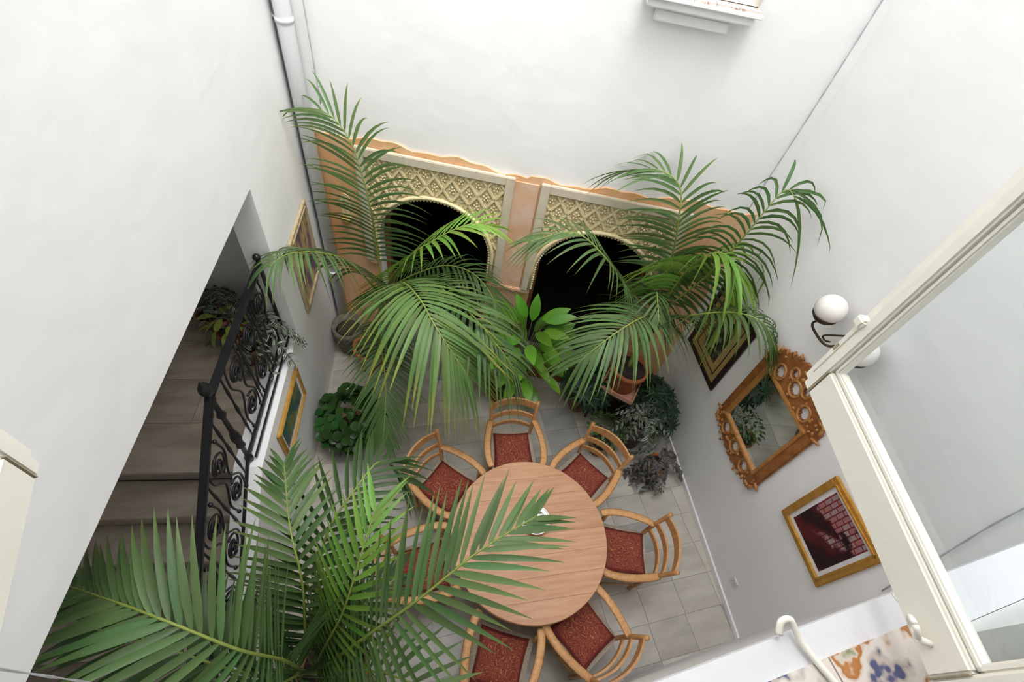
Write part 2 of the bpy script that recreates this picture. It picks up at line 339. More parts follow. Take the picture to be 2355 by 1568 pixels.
# ---- back wall with two arched doorways
A1c, A2c, AR, ASP = 1.245, 2.93, .60, 1.62
def archz(s, c, r=AR, sp=ASP): return sp + math.sqrt(max(0, r*r-(s-c)**2))*1.0
def arch_steps(c, r, n=28): return [c - r*math.cos(math.pi*i/n) for i in range(n+1)]
mb = MB()
def wallseg(mb, edges, hi, d0, d1, zlo, sp=ASP, r=AR):
    """a wall strip from edges[0] to edges[1] with both arch openings left out"""
    x = edges[0]
    for c in (A1c, A2c):
        mb.slab([x, c-r], [zlo, zlo], [hi, hi], d0, d1, BW)
        ss = arch_steps(c, r); mb.slab(ss, [archz(s, c, r, sp) for s in ss], [hi]*len(ss), d0, d1, BW); x = c+r
    mb.slab([x, edges[1]], [zlo, zlo], [hi, hi], d0, d1, BW)
wallseg(mb, (-.35, 4.55), TOP, 0, -.32, -.1); wall_back = struct(mb.build('wall_back', M_['white']))
# ochre dado with a ragged top edge
def ragged(s): return 2.665 + .04*math.sin(s*2.1) + .018*math.sin(s*9+1) + .010*math.sin(s*23) + (.03 if s > 2.1 else 0) + .03*max(0, 1-abs(s-1.7)/.5)
mb = MB(); x = 0.10
for c in (A1c, A2c):
    ss = [x + (c-AR-x)*i/14 for i in range(15)]; mb.slab(ss, [0]*15, [ragged(s) for s in ss], 0, .016, BW)
    ss = arch_steps(c, AR); mb.slab(ss, [archz(s, c) for s in ss], [ragged(s) for s in ss], 0, .016, BW); x = c+AR
ss = [x + (4.16-x)*i/14 for i in range(15)]; mb.slab(ss, [0]*15, [ragged(s) for s in ss], 0, .016, BW)
mb.build('painted_dado', M_['orange'], wall_back, label='ochre painted plaster with ragged upper edge')
mb = MB(); mb.slab([A1c+AR+.12, A2c-AR-.12], [0, 0], [2.60, 2.60], .016, .03, BW); mb.build('pier_plaster', M_['pink'], wall_back, label='pink plaster strip between the arches')
for a, b in ((A1c-AR-.13, A1c-AR+.0), (A1c+AR, A2c-AR), (A2c+AR, A2c+AR+.3)):
    mb = MB(); mb.slab([a, b], [1.26, 1.26], [1.31, 1.31], .016, .05, BW); mb.build('impost_ledge', M_['pink'], wall_back, bevel=.01)
def arch_surround(c, half, left=True):
    top = 2.635; w = .085
    mb = MB()
    for a, b, z0, z1 in ((c-half, c-half+w, 1.31, top), (c+half-w, c+half, 1.31, top), (c-half+w, c+half-w, top-w, top)):
        mb.slab([a, b], [z0, z0], [z1, z1], .016, .058, BW)
    sur = mb.build('arch_surround', M_['frame_plaster'], wall_back, bevel=.006, label='beige plaster moulding framing a carved arch')
    # background of the carved panel
    mb = MB(); a, b, zt = c-half+w, c+half-w, top-w
    mb.slab([a, c-AR], [1.31]*2, [zt]*2, .016, .03, BW); mb.slab([c+AR, b], [1.31]*2, [zt]*2, .016, .03, BW)
    ss = arch_steps(c, AR); mb.slab(ss, [archz(s, c) for s in ss], [zt]*len(ss), .016, .03, BW)
    mb.build('carved_panel', M_['stucco'], sur)
    # diamond lattice ribs
    def inside(s, z): return a < s < b and 1.33 < z < zt and not (abs(s-c) < AR+.05 and z < ASP + math.sqrt(max(0, (AR+.05)**2-(s-c)**2)))
    mb = MB(); px, pz = .165, .235; step = .012
    for sg in (-1, 1):
        for k in range(-14, 15):
            run = None; prev = None
            n = 130
            for i in range(n+1):
                z = 1.31 + (zt-1.31)*i/n; s = c + sg*(z-1.31)*px/pz + k*px
                ok = inside(s, z)
                if ok and run is None: run = (s, z)
                if (not ok or i == n) and run is not None:
                    if prev and abs(prev[1]-run[1]) > .02:
                        mb.beam(BW(run[0], .034, run[1]), BW(prev[0], .034, prev[1]), .020, .016, BW.n)
                    run = None
                prev = (s, z)
    mb.build('lattice', M_['rib'], sur)
    # carved rosettes in the diamonds
    mb = MB()
    for iz in range(0, 13):
        for k in range(-9, 10):
            z = 1.31 + iz*pz/2; s = c + (k + (.5 if iz % 2 == 0 else 0))*px
            if inside(s, z-.03) and inside(s, z+.03) and inside(s-.02, z) and inside(s+.02, z):
                for q in range(5):
                    t = 2*math.pi*q/5 + .3; mb.ball(BW(s+.024*math.cos(t), .032, z+.034*math.sin(t)), .011, 5, 3)
                mb.ball(BW(s, .034, z), .012, 5, 3)
    mb.build('rosettes', M_['rib'], sur, kind='stuff')
    # moulded and scalloped arch edge
    path = [BW(c-AR-.022, .036, 1.33)] + [BW(c-(AR+.022)*math.cos(math.pi*i/30), .036, ASP+(AR+.022)*math.sin(math.pi*i/30)) for i in range(31)] + [BW(c+AR+.022, .036, 1.33)]
    mb = MB(); mb.tube(path, .026, 8, flat=.8); mb.build('archivolt', M_['rib'], sur)
    mb = MB(); n = 54
    for i in range(n+1):
        t = math.pi*i/n; mb.ball(BW(c-(AR-.006)*math.cos(t), .03, ASP+(AR-.006)*math.sin(t)), .016, 6, 4)
    for sg in (-1, 1):
        for k in range(8): mb.ball(BW(c+sg*(AR-.006), .03, ASP-.035*(k+1)), .016, 6, 4)
    mb.build('scalloped_edge', M_['rib'], sur, kind='stuff')
arch_surround(A1c, .742); arch_surround(A2c, .70)
# wooden jambs in the openings and the dark room behind
for i, c in enumerate((A1c, A2c)):
    mb = MB(); ss = arch_steps(c, AR)
    for sg in (-1, 1):
        x0, x1 = sorted((c+sg*AR, c+sg*(AR-.05))); mb.slab([x0, x1], [0, 0], [ASP, ASP], -.16, -.24, BW)
    inner = arch_steps(c, AR-.05)
    path = [BW(c-(AR-.025)*math.cos(math.pi*k/24), -.2, ASP+(AR-.025)*math.sin(math.pi*k/24)) for k in range(25)]
    mb.tube(path, .028, 6, flat=1.2); struct(mb.build('door_%d' % (i+1), M_['jamb']))
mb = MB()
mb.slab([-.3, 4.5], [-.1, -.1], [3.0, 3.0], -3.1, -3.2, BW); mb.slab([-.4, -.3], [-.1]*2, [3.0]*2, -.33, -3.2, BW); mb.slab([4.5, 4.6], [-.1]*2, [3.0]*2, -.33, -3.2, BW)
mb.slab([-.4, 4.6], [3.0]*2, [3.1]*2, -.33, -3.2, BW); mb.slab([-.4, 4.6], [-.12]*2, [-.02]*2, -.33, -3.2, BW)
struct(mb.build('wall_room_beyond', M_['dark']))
# ---- left wall: solid by the corner, open above the stair, solid again over the lintel
mb = MB(); S0 = -.76; LINT = 2.95
mb.slab([S0, .95], [-.1]*2, [TOP]*2, 0, -.2, LW)
mb.slab([-4.3, S0], [LINT]*2, [TOP]*2, 0, -.2, LW)
NOS, GO, RI = -2.05, .262, .175
mb.slab([S0, NOS, NOS-GO*7, NOS-GO*7.01], [-.1]*4, [1.44, 1.44, .26, .26], 0, -.2, LW)
mb.slab([NOS-GO*7, -4.3], [-.1]*2, [.26]*2, 0, -.2, LW)
wall_left = struct(mb.build('wall_left', M_['white']))
mb = MB()
mb.slab([-4.3, -.2], [-.1]*2, [3.15]*2, -1.5, -1.6, LW); mb.slab([-.32, -.2], [-.1]*2, [3.15]*2, -.2, -1.5, LW); mb.slab([-4.4, -4.3], [-.1]*2, [3.15]*2, -.2, -1.5, LW)
struct(mb.build('wall_stairwell', M_['white']))
mb = MB(); mb.slab([-4.3, -.2], [LINT+.02]*2, [LINT+.2]*2, -.2, -1.6, LW); struct(mb.build('ceiling', M_['white']))
# ---- staircase
st = thing('staircase', 'marble staircase with raised landing behind the white side wall', 'staircase', LW(NOS, -.85, 0))
LZ = 1.40
mb = MB(); mb.slab([NOS+.01, -.32], [-.1]*2, [LZ-.03]*2, -.2, -1.5, LW); mb.build('landing_base', M_['grout'], st)
k = 0
for a in [NOS-.02, -1.66, -1.25, -.84, -.43]:
    b = -1.66 if a == NOS-.02 else a+.41
    b = min(b, -.325)
    cuts = [(-1.495, -.205)] if k == 0 else ([(-1.495, -.62), (-.62, -.205)] if k % 2 else [(-1.495, -.95), (-.95, -.4), (-.4, -.205)])
    for d0, d1 in cuts:
        mb = MB(); mb.slab([a+.002, b-.002], [LZ-.03]*2, [LZ]*2, d0+.002, d1-.002, LW); mb.build('landing_slab', M_['stair'], st)
    k += 1
for k in range(1, 8):
    z = LZ-RI*k; s1 = NOS-GO*(k-1); s0 = s1-GO
    mb = MB(); mb.slab([s0-.02, s1], [z-.03]*2, [z]*2, -1.495, -.205, LW); mb.build('tread', M_['stair'], st, bevel=.004)
    mb = MB(); mb.slab([s0, s1+.0], [-.1]*2, [z-.03]*2, -1.495, -.205, LW); mb.build('step_block', M_['stair'], st)
# ---- our own wall with the window opening the camera looks out of
WX0, WX1, SILL = -.66, .80, 4.18
fx = 1.28
mb = MB(); F0, F1 = -.1, 4.45; D0, D1 = -.05, -.36
mb.slab([F0, fx+WX0], [-.1]*2, [TOP]*2, D0, D1, FW); mb.slab([fx+WX1, F1], [-.1]*2, [TOP]*2, D0, D1, FW)
mb.slab([fx+WX0, fx+WX1], [-.1]*2, [SILL-.06]*2, D0, D1, FW); mb.slab([fx+WX0, fx+WX1], [5.95]*2, [TOP]*2, D0, D1, FW)
struct(mb.build('wall_front', M_['white']))
mb = MB()
for lo, hi in (((-3, -3.4, 3.2), (4.5, -3.3, 7.2)), ((-3, -3.3, 3.2), (-2.9, -.5, 7.2)), ((4.4, -3.3, 3.2), (4.5, -.5, 7.2)), ((-3, -3.4, 7.0), (4.5, -.36, 7.2)), ((-3, -3.4, 3.1), (4.5, -.5, 3.2)), ((-3, -.55, 3.1), (-1.3, -.4, 7.2)), ((3.0, -.5, 3.1), (4.5, -.3, 7.2))): mb.box(lo, hi)
struct(mb.build('wall_indoor', M_['white']))
# ---- floor: marble tiles 40 x 30 cm, running slightly askew to the walls
poly = [LW(-4.0, 0, 0), RW(-1.7, 0, 0), RW(1.385, 0, 0), BW(4.18, 0, 0), BW(0, 0, 0)]
quad = [LW(-3.93, .0, 0), RW(-1.62, .0, 0), BW(4.178, .0, 0), BW(0.0, .0, 0)]
quad = [(p.x, p.y) for p in quad]
mb = MB(); mb.prism([(p.x, p.y) for p in (LW(-4.4, -1.6, 0), RW(-2.0, -.25, 0), RW(1.5, -.25, 0), BW(4.6, -.36, 0), BW(-.4, -.36, 0), LW(.3, -1.6, 0))], -.12, -.006); floor = struct(mb.build('floor', M_['grout']))
def clip(poly, q):
    for i in range(len(q)):
        a, b = q[i], q[(i+1) % len(q)]; out = []
        def sd(p): return (b[0]-a[0])*(p[1]-a[1])-(b[1]-a[1])*(p[0]-a[0])
        for j in range(len(poly)):
            p, r = poly[j], poly[(j+1) % len(poly)]; sp, sr = sd(p), sd(r)
            if sp >= 0: out.append(p)
            if (sp >= 0) != (sr >= 0):
                t = sp/(sp-sr); out.append((p[0]+(r[0]-p[0])*t, p[1]+(r[1]-p[1])*t))
        poly = out
        if len(poly) < 3: return []
    return poly
special = {(2, 0): 'tileg', (2, 1): 'tiley', (1, 1): 'tile', (0, 0): 'tile', (0, 3): 'tileg', (-1, 7): 'tileg', (-2, 6): 'tileg', (2, 3): 'tiley'}
for j in range(-1, 17):
    off = rnd.uniform(-.012, .012) + (0 if j < 5 else -.035)
    for i in range(-9, 5):
        x0, y0 = 2.12+.40*i+off, .04+.304*j
        g = .0016; pl = clip([(x0+g, y0+g), (x0+.40-g, y0+g), (x0+.40-g, y0+.304-g), (x0+g, y0+.304-g)], quad)
        if len(pl) < 3: continue
        A = abs(sum(pl[q][0]*pl[(q+1) % len(pl)][1]-pl[(q+1) % len(pl)][0]*pl[q][1] for q in range(len(pl))))/2
        if A < .004: continue
        key = special.get((i, j)) or rnd.choices(['tile', 'tiley', 'tileg'], [.80, .14, .06])[0]
        dz = rnd.uniform(-.0008, .0008); mb = MB(); mb.prism(pl, -.02, dz); mb.build('tile', M_[key], floor)
# ---- drainpipe in the back left corner, grey tube beside it standing in for the shadow gap
dp = thing('drainpipe', 'white drainpipe running down the back left corner', 'pipe', BW(.115, .085, 0))
mb = MB(); mb.tube([BW(.115, .085, .35), BW(.115, .085, 7.2)], .062, 16); mb.build('pipe_run', M_['pipe'], dp)
for z in (1.05, 3.55, 5.8):
    mb = MB(); mb.tube([BW(.115, .085, z), BW(.115, .085, z+.035)], .069, 16); mb.tube([BW(.055, .07, z+.017), BW(.0, .05, z+.017)], .012, 6); mb.build('pipe_clamp', M_['pipe'], dp)
mb = MB(); mb.tube([BW(.038, .045, .35), BW(.038, .045, 7.2)], .026, 10); tag(mb.build('shadow_gap', M_['shadow_gap']), 'thin dark grey tube standing in for the shadow between drainpipe and left wall', 'shadow_gap')
def cord(pts, label, r=.006):
    path = resample(catmull(pts, 8), 60); mb = MB()
    for ph in (0, math.pi):
        q = []
        for i, p in enumerate(path):
            T = (path[min(i+1, 59)]-path[max(i-1, 0)]).normalized(); n = T.orthogonal().normalized(); b = T.cross(n); a = i*1.3+ph
            q.append(p+n*math.cos(a)*r*.7+b*math.sin(a)*r*.7)
        mb.tube(q, r*.75, 5)
    tag(mb.build('awning_cord', M_['cord']), label, 'cord')
cord([BW(.26, .03, 2.95), BW(.26, .03, 5), BW(.27, .03, 7.2)], 'thin twisted awning cord hanging beside the drainpipe', .0045)
cord([BW(4.055, .03, 2.8), BW(4.09, .03, 4.2), BW(4.1, .03, 7.2)], 'thin twisted awning cord hanging in the back right corner', .0045)
cord([RW(-1.50, .02, 1.95), RW(-1.43, .02, 2.47), RW(-1.36, .02, 3.0), RW(-1.30, .02, 4.0), RW(-1.28, .02, 7.2)], 'thin twisted cord on the right wall above the maroon picture', .004)
cord([(-1.08, .39, 2.7), (-1.08, .39, 4.5), (-1.08, .39, 7.2)], 'thin twisted cord hanging beside the left wall over the stair opening', .0028)
# ---- upper window on the back wall: moulded white ledge with speckled tile top
w2 = thing('window_2', None, None, BW(3.03, 0, 4.05), kind='structure')
for a, b, z0, z1, d in ((2.74, 3.24, 4.02, 4.09, .07), (2.70, 3.30, 4.09, 4.105, .085), (2.66, 3.36, 4.105, 4.155, .13), (2.64, 3.40, 4.155, 4.18, .16)):
    mb = MB(); mb.slab([a, b], [z0]*2, [z1]*2, 0, d, BW); mb.build('window_sill', M_['white'], w2, bevel=.006)
for i in range(5):
    a = 2.655+i*.146; mb = MB(); mb.slab([a, a+.142], [4.18]*2, [4.195]*2, .0, .145, BW); mb.build('sill_tile', M_['terrazzo'], w2)
mb = MB()
for a, b, z0, z1 in ((2.66, 2.72, 4.2, 5.5), (3.32, 3.38, 4.2, 5.5), (2.66, 3.38, 5.44, 5.5), (2.66, 3.38, 4.2, 4.26), (2.99, 3.05, 4.2, 5.5)): mb.slab([a, b], [z0]*2, [z1]*2, 0, .05, BW)
mb.build('window_frame', M_['cream'], w2)
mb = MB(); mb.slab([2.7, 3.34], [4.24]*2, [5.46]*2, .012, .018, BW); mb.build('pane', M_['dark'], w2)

# ------------------------------------------------------------------ the open casement window beside the camera
w1 = thing('window_1', None, None, (.07, -.1, SILL), kind='structure')
mb = MB(); mb.slab([fx+WX0+.001, fx+WX1-.001], [SILL-.06]*2, [SILL]*2, -.36, .024, FW)
for a, b in ((.02, fx+WX0), (fx+WX1, 4.2)): mb.slab([a, b], [SILL-.06]*2, [SILL]*2, -.049, .024, FW)
mb.build('outer_sill', M_['sill'], w1)
for i in range(8):
    for j in range(2):
        a = fx+WX0+.015+i*.18; b = min(a+.177, fx+WX1-.004); y1 = -.022-j*.15
        mb = MB(); mb.slab([a, b], [SILL-.002]*2, [SILL+.006]*2, y1-.147, y1, FW); mb.build('sill_tile', M_['azulejo'], w1)
mb = MB()
for a, b, z0, z1 in ((fx+WX0, fx+WX0+.05, SILL, 5.95), (fx+WX1-.05, fx+WX1, SILL, 5.95), (fx+WX0, fx+WX1, 5.9, 5.95)): mb.slab([a, b], [z0]*2, [z1]*2, -.24, -.16, FW)
mb.build('window_frame', M_['cream'], w1)
def casement(free, ang, width, side):
    """side: +1 when the room-side face looks to -x"""
    d = V((math.cos(math.radians(ang)), math.sin(math.radians(ang)), 0)); n = V((-d.y, d.x, 0))*side
    if n.dot(CAM-V((*free, 5))) < 0: n = -n
    z0 = 4.25; H = 1.62; o = V((*free, 0))
    Mx = Matrix(((-d.x, n.x, 0, o.x), (-d.y, n.y, 0, o.y), (0, 0, 1, 0), (0, 0, 0, 1)))   # x from the free edge to the hinge, y towards the viewer
    th, sw, br = .042, .036, .074
    mb = MB(); mb.box((.010, -th, z0), (sw, 0, z0+H), Mx); mb.box((-.016, -th-.012, z0-.003), (.026, -th*.35, z0+H), Mx)
    ca = mb.build('casement', M_['cream'], w1, bevel=.004)
    def part(name, lo, hi, bev=.004, mt='cream'):
        q = MB(); q.box(lo, hi, Mx); return q.build(name, M_[mt], ca, bevel=bev)
    part('hinge_stile', (width-sw, -th, z0), (width, 0, z0+H))
    part('bottom_rail', (sw, -th, z0), (width-sw-.001, -.001, z0+br)); part('top_rail', (sw, -th, z0+H-.06), (width-sw, -.001, z0+H))
    for zb in (4.725, 5.20): part('glazing_bar', (sw, -th, zb), (width-sw, -.002, zb+.05))
    zs = [(z0+br, 4.725), (4.775, 5.20), (5.25, z0+H-.06)]
    for a, b in zs:
        q = MB()
        for lo, hi in (((sw, -.026, a), (sw+.011, -.008, b)), ((width-sw-.011, -.026, a), (width-sw, -.008, b)), ((sw, -.026, a), (width-sw, -.008, a+.011)), ((sw, -.026, b-.011), (width-sw, -.008, b))): q.box(lo, hi, Mx)
        q.build('glazing_bead', M_['cream'], ca, bevel=.003)
        q = MB(); q.box((sw+.001, -.031, a+.001), (width-sw-.001, -.027, b-.001), Mx); q.build('pane', M_['glass'], ca)
    # worn seams between rail and stile
    q = MB(); q.box((sw-.0012, -.004, z0+.002), (sw+.0012, .0006, z0+br-.004), Mx); q.box((width-sw-.0012, -.004, z0+.002), (width-sw+.0012, .0006, z0+br-.004), Mx); q.build('seam', M_['creamdark'], ca)
    return ca, Mx, width, z0
ca, Mx, wdt, z0 = casement((.84, .41), 74.3, .565, 1)
mb = MB(); mb.box((-.006, -.014, z0+.03), (.009, -.004, z0+.17), Mx); la = mb.build('latch_plate', M_['cream'], ca, bevel=.003)
mb = MB(); mb.box((-.008, -.012, z0+.175), (.016, .009, z0+.195), Mx); mb.build('latch_knob', M_['cream'], ca, bevel=.004)
mb = MB(); mb.box((-.002, -.0042, z0+.10), (.004, -.0035, z0+.118), Mx); mb.build('latch_slot', M_['creamdark'], ca)
ring = [Mx @ V((.47+.012*math.sin(t), .018+.010*math.cos(t), z0+.034+.014*math.cos(t))) for t in [2*math.pi*i/16 for i in range(17)]]
mb = MB(); mb.tube(ring, .0045, 8); mb.tube([Mx @ V((.485, .012, z0+.03)), Mx @ V((.49, -.002, z0+.03))], .005, 8); mb.build('eye_ring', M_['cream'], ca)
casement((-.518, .452), 97.5, .58, -1)
# window stay hook lying on the sill
hk = MB(); hk.tube(catmull([(.545, -.002, SILL+.012), (.552, .012, SILL+.022), (.566, .012, SILL+.026), (.572, -.004, SILL+.018), (.578, -.028, SILL+.012), (.60, -.09, SILL+.014), (.63, -.17, SILL+.016)], 6), .0055, 8)
tag(hk.build('stay_hook', M_['cream']), 'cream painted iron stay hook lying on the window sill', 'hook')

# ------------------------------------------------------------------ pictures, mirror, lamp, socket
def picture(name, F, s0, s1, z0, z1, fw, fm, am, label, mount=0, mm='mount', dep=.03, cat='picture', lean=0):
    root = thing(name, label, cat, F((s0+s1)/2, .0, z0))
    mb = MB()
    for a, b, c, d in ((s0, s1, z0, z0+fw), (s0, s1, z1-fw, z1), (s0, s0+fw, z0+fw, z1-fw), (s1-fw, s1, z0+fw, z1-fw)): mb.slab([a, b], [c]*2, [d]*2, .003, dep, F)
    mb.build('frame', M_[fm], root, bevel=.006)
    mb = MB(); g = fw*.72
    for a, b, c, d in ((s0+g, s1-g, z0+g, z0+fw+.006), (s0+g, s1-g, z1-fw-.006, z1-g), (s0+g, s0+fw+.006, z0+g, z1-g), (s1-fw-.006, s1-g, z0+g, z1-g)): mb.slab([a, b], [c]*2, [d]*2, .01, dep+.005, F)
    mb.build('inner_moulding', M_[fm], root, bevel=.003)
    if mount:
        mb = MB(); mb.slab([s0+fw*.8, s1-fw*.8], [z0+fw*.8]*2, [z1-fw*.8]*2, .005, .012, F); mb.build('mount', M_[mm], root)
    q = fw*.8+mount; c = F((s0+s1)/2, 0, (z0+z1)/2)
    mb = MB(); mb.slab([s0+q, s1-q], [z0+q]*2, [z1-q]*2, .006, .0145, F); mb.v = [p-c for p in mb.v]; mb.build('print', M_[am], root, M=Matrix.Translation(c))
    return root
picture('framed_print', RW, -1.36, -.78, 1.385, 2.09, .05, 'gold', 'print_maroon', 'gold framed print with white mount and dark maroon interior scene', .05)
pd = picture('framed_floral_picture', RW, .545, 1.245, 1.155, 2.08, .045, 'darkframe', 'print_dark', 'dark framed floral picture with broad tan border', .17, 'tan')
mb = MB(); q = .045*.8+.085
for a, b, c, d in ((.545+q, 1.245-q, 1.155+q, 1.155+q+.012), (.545+q, 1.245-q, 2.08-q-.012, 2.08-q), (.545+q, .545+q+.012, 1.155+q, 2.08-q), (1.245-q-.012, 1.245-q, 1.155+q, 2.08-q)): mb.slab([a, b], [c]*2, [d]*2, .011, .014, RW)
mb.build('border_line', M_['darkframe'], pd)
picture('framed_painting', LW, -.42, .235, 1.335, 2.19, .05, 'palegold', 'print_blue', 'pale gilt framed purple and brown painting beside the drainpipe', .0)
picture('framed_landscape', LW, -1.745, -1.04, .88, 1.315, .028, 'gold', 'print_green', 'gold framed blue green landscape under the stair railing', .06)
# carved mirror
mir = thing('carved_mirror', 'carved walnut mirror with pierced scrolled crest', 'mirror', RW(-.085, 0, 1.0))
g0, g1, h0, h1 = -.385, .215, 1.275, 2.0
mb = MB(); mb.slab([g0-.005, g1+.005], [h0-.005]*2, [h1+.005]*2, .018, .022, RW); mb.build('mirror_glass', M_['mirror'], mir)
mb = MB()
for a, b, c, d in ((g0-.03, g1+.03, h0-.03, h0+.004), (g0-.03, g1+.03, h1-.004, h1+.03), (g0-.03, g0+.004, h0, h1), (g1-.004, g1+.03, h0, h1)): mb.slab([a, b], [c]*2, [d]*2, .012, .045, RW)
mb.build('inner_frame', M_['walnut2'], mir, bevel=.006)
for a, b in ((g0-.115, g0-.025), (g1+.025, g1+.115)):
    mb = MB(); mb.slab([a, b], [h0-.03]*2, [h1+.03]*2, .003, .035, RW); mb.build('side_rail', M_['walnut'], mir, bevel=.008)
def pierced(z_in, z_out, sg):
    """carved board with oval piercings; sg +1 crest, -1 apron"""
    mb = MB(); c = (g0+g1)/2; hw = (g1-g0)/2+.115; n = 44
    holes = [(c-.20, .075, .045, .062), (c+.20, .075, .045, .062), (c, .12 if sg > 0 else .08, .05, .06)] + ([(c-.09, .20, .03, .04), (c+.09, .20, .03, .04)] if sg > 0 else [])
    Hm = abs(z_out-z_in)
    def outer(s):
        t = abs(s-c)/hw; return Hm*(.30+.70*math.cos(min(1, t)*math.pi/2)**.8) + .012*math.cos(t*34)
    ss = [c-hw+2*hw*i/n for i in range(n+1)]
    for i in range(n):
        a, b = ss[i], ss[i+1]; mid = (a+b)/2; top = outer(mid); cuts = []
        for hc, hz, rx, rz in holes:
            if abs(mid-hc) < rx:
                e = rz*math.sqrt(1-((mid-hc)/rx)**2); cuts.append((hz-e, hz+e))
        cuts.sort(); z = 0.0; segs = []
        for lo, hi in cuts:
            if lo > z: segs.append((z, min(lo, top)))
            z = max(z, hi)
        if z < top: segs.append((z, top))
        for lo, hi in segs:
            if hi-lo > .002: mb.slab([a, b], [min(z_in+sg*lo, z_in+sg*hi)]*2, [max(z_in+sg*lo, z_in+sg*hi)]*2, .004, .028, RW)
    mb.build('crest' if sg > 0 else 'apron', M_['walnut'], mir)
    mb = MB()
    for hc, hz, rx, rz in holes:
        mb.tube([RW(hc+(rx+.012)*math.cos(t), .03, z_in+sg*(hz+(rz+.012)*math.sin(t))) for t in [2*math.pi*i/20 for i in range(21)]], .011, 6)
    for sd in (-1, 1):
        pth = [RW(c+sd*(hw*.96-.002*i*i*.35), .03, z_in+sg*(Hm*.30+i*.012*(1 if i < 8 else .6))) for i in range(12)]; mb.tube(pth, .013, 6)
        for k in range(5): mb.tube([RW(c+sd*(hw*(.92-.14*k)), .03, z_in+sg*(outer(c+sd*hw*(.92-.14*k))-.02)), RW(c+sd*(hw*(.95-.14*k)), .03, z_in+sg*(outer(c+sd*hw*(.92-.14*k))+.03))], [.016, .010], 6)
        mb.tube([RW(c+sd*hw*.93, .025, z_in+sg*.02), RW(c+sd*hw*1.10, .025, z_in+sg*.05)], [.02, .008], 6)
    for k in range(46):
        s_ = c+rnd.uniform(-hw*.9, hw*.9); zz = rnd.uniform(.01, max(.02, outer(s_)-.02))
        if all(((s_-hc)/(rx+.02))**2+((zz-hz)/(rz+.02))**2 > 1 for hc, hz, rx, rz in holes): mb.ball(RW(s_, .03, z_in+sg*zz), rnd.uniform(.010, .018), 6, 4)
    mb.build('carving', M_['walnut2'], mir, kind='stuff')
pierced(h1+.03, 2.38, 1); pierced(h0-.03, 1.02, -1)
# twin globe wall lamp
lamp = thing('wall_lamp', 'twin globe opal glass wall lamp with dark bronze scrolled bracket', 'lamp', RW(-.10, 0, 2.72))
mb = MB(); mb.slab([-.14, -.06], [2.68]*2, [2.92]*2, .0, .02, RW); mb.build('wall_plate', M_['bronze'], lamp, bevel=.008)
for sg, s_ in ((1, .08), (-1, -.29)):
    c = RW(s_, .16, 0); b0 = 2.80
    mb = MB(); mb.tube(catmull([RW(-.10, .02, 2.74), RW(-.10+sg*.05, .09, 2.66), RW(s_-sg*.03, .15, 2.69), RW(s_+sg*.02, .17, 2.73), RW(s_, .16, b0-.01)], 6), .009, 6)
    mb.tube(catmull([RW(-.10, .02, 2.82), RW(-.10+sg*.06, .06, 2.76), RW(-.10+sg*.11, .11, 2.70), RW(-.10+sg*.09, .09, 2.67), RW(-.10+sg*.06, .08, 2.69)], 6), .007, 6); mb.build('bracket_arm', M_['bronze'], lamp)
    mb = MB(); mb.lathe([(.02, b0-.015), (.06, b0), (.085, b0+.03), (.09, b0+.055), (.08, b0+.05), (.05, b0+.02)], 20, Matrix.Translation(c)); mb.build('gallery_cup', M_['bronze'], lamp)
    mb = MB(); mb.ball(c+V((0, 0, 2.905)), .102, 24, 14); mb.build('globe', M_['globe'], lamp)
sk = thing('wall_socket', 'small white wall socket low on the right wall', 'socket', RW(-1.083, 0, .27))
mb = MB(); mb.slab([-1.125, -1.04], [.275]*2, [.36]*2, 0, .012, RW); mb.build('cover_plate', M_['plastic'], sk, bevel=.004)
for a in (-1.095, -1.07): mb = MB(); mb.slab([a-.004, a+.004], [.312]*2, [.322]*2, .0121, .0135, RW); mb.build('pin_hole', M_['shadow_gap'], sk)
fo = thing('wall_font', 'small yellow ceramic wall font beside the left arch', 'ornament', BW(.34, .016, 1.75))
mb = MB(); ss = [.29+.01*i for i in range(11)]; mb.slab(ss, [1.80]*11, [2.04+.05*math.sin(math.pi*i/10) for i in range(11)], .016, .03, BW); mb.build('back_plate', M_['stucco'], fo)
mb = MB(); mb.lathe([(.005, 1.74), (.03, 1.76), (.045, 1.80), (.05, 1.83), (.04, 1.825), (.01, 1.80)], 14, Matrix.Translation(BW(.34, .055, 0))); mb.build('basin', M_['yellow'], fo)

# ------------------------------------------------------------------ stair railing
rail = thing('stair_railing', 'black wrought iron stair railing with scrolls and turned newel', 'railing', LW(-1.99, -.1, 1.44))
RD = -.1; NS = -1.99; SL = RI/GO
def hz(s): return 2.305 if s > NS else 2.305+(s-NS)*SL
def bz(s): return 1.485 if s > NS else 1.485+(s-NS)*SL
SE = -3.55
mb = MB(); mb.beam(LW(-.79, RD, 2.305), LW(NS, RD, 2.305), .05, .035); mb.beam(LW(NS, RD, 2.305), LW(SE, RD, hz(SE)), .05, .035); mb.build('handrail', M_['black'], rail, bevel=.008)
mb = MB(); mb.beam(LW(-.79, RD, 1.485), LW(NS, RD, 1.485), .022, .03); mb.beam(LW(NS, RD, 1.485), LW(SE, RD, bz(SE)), .022, .03); mb.build('bottom_rail', M_['black'], rail)
mb = MB(); mb.beam(LW(-.79, RD+.05, 1.475), LW(NS, RD+.05, 1.475), .015, .02); mb.build('kerb_rail', M_['black'], rail)
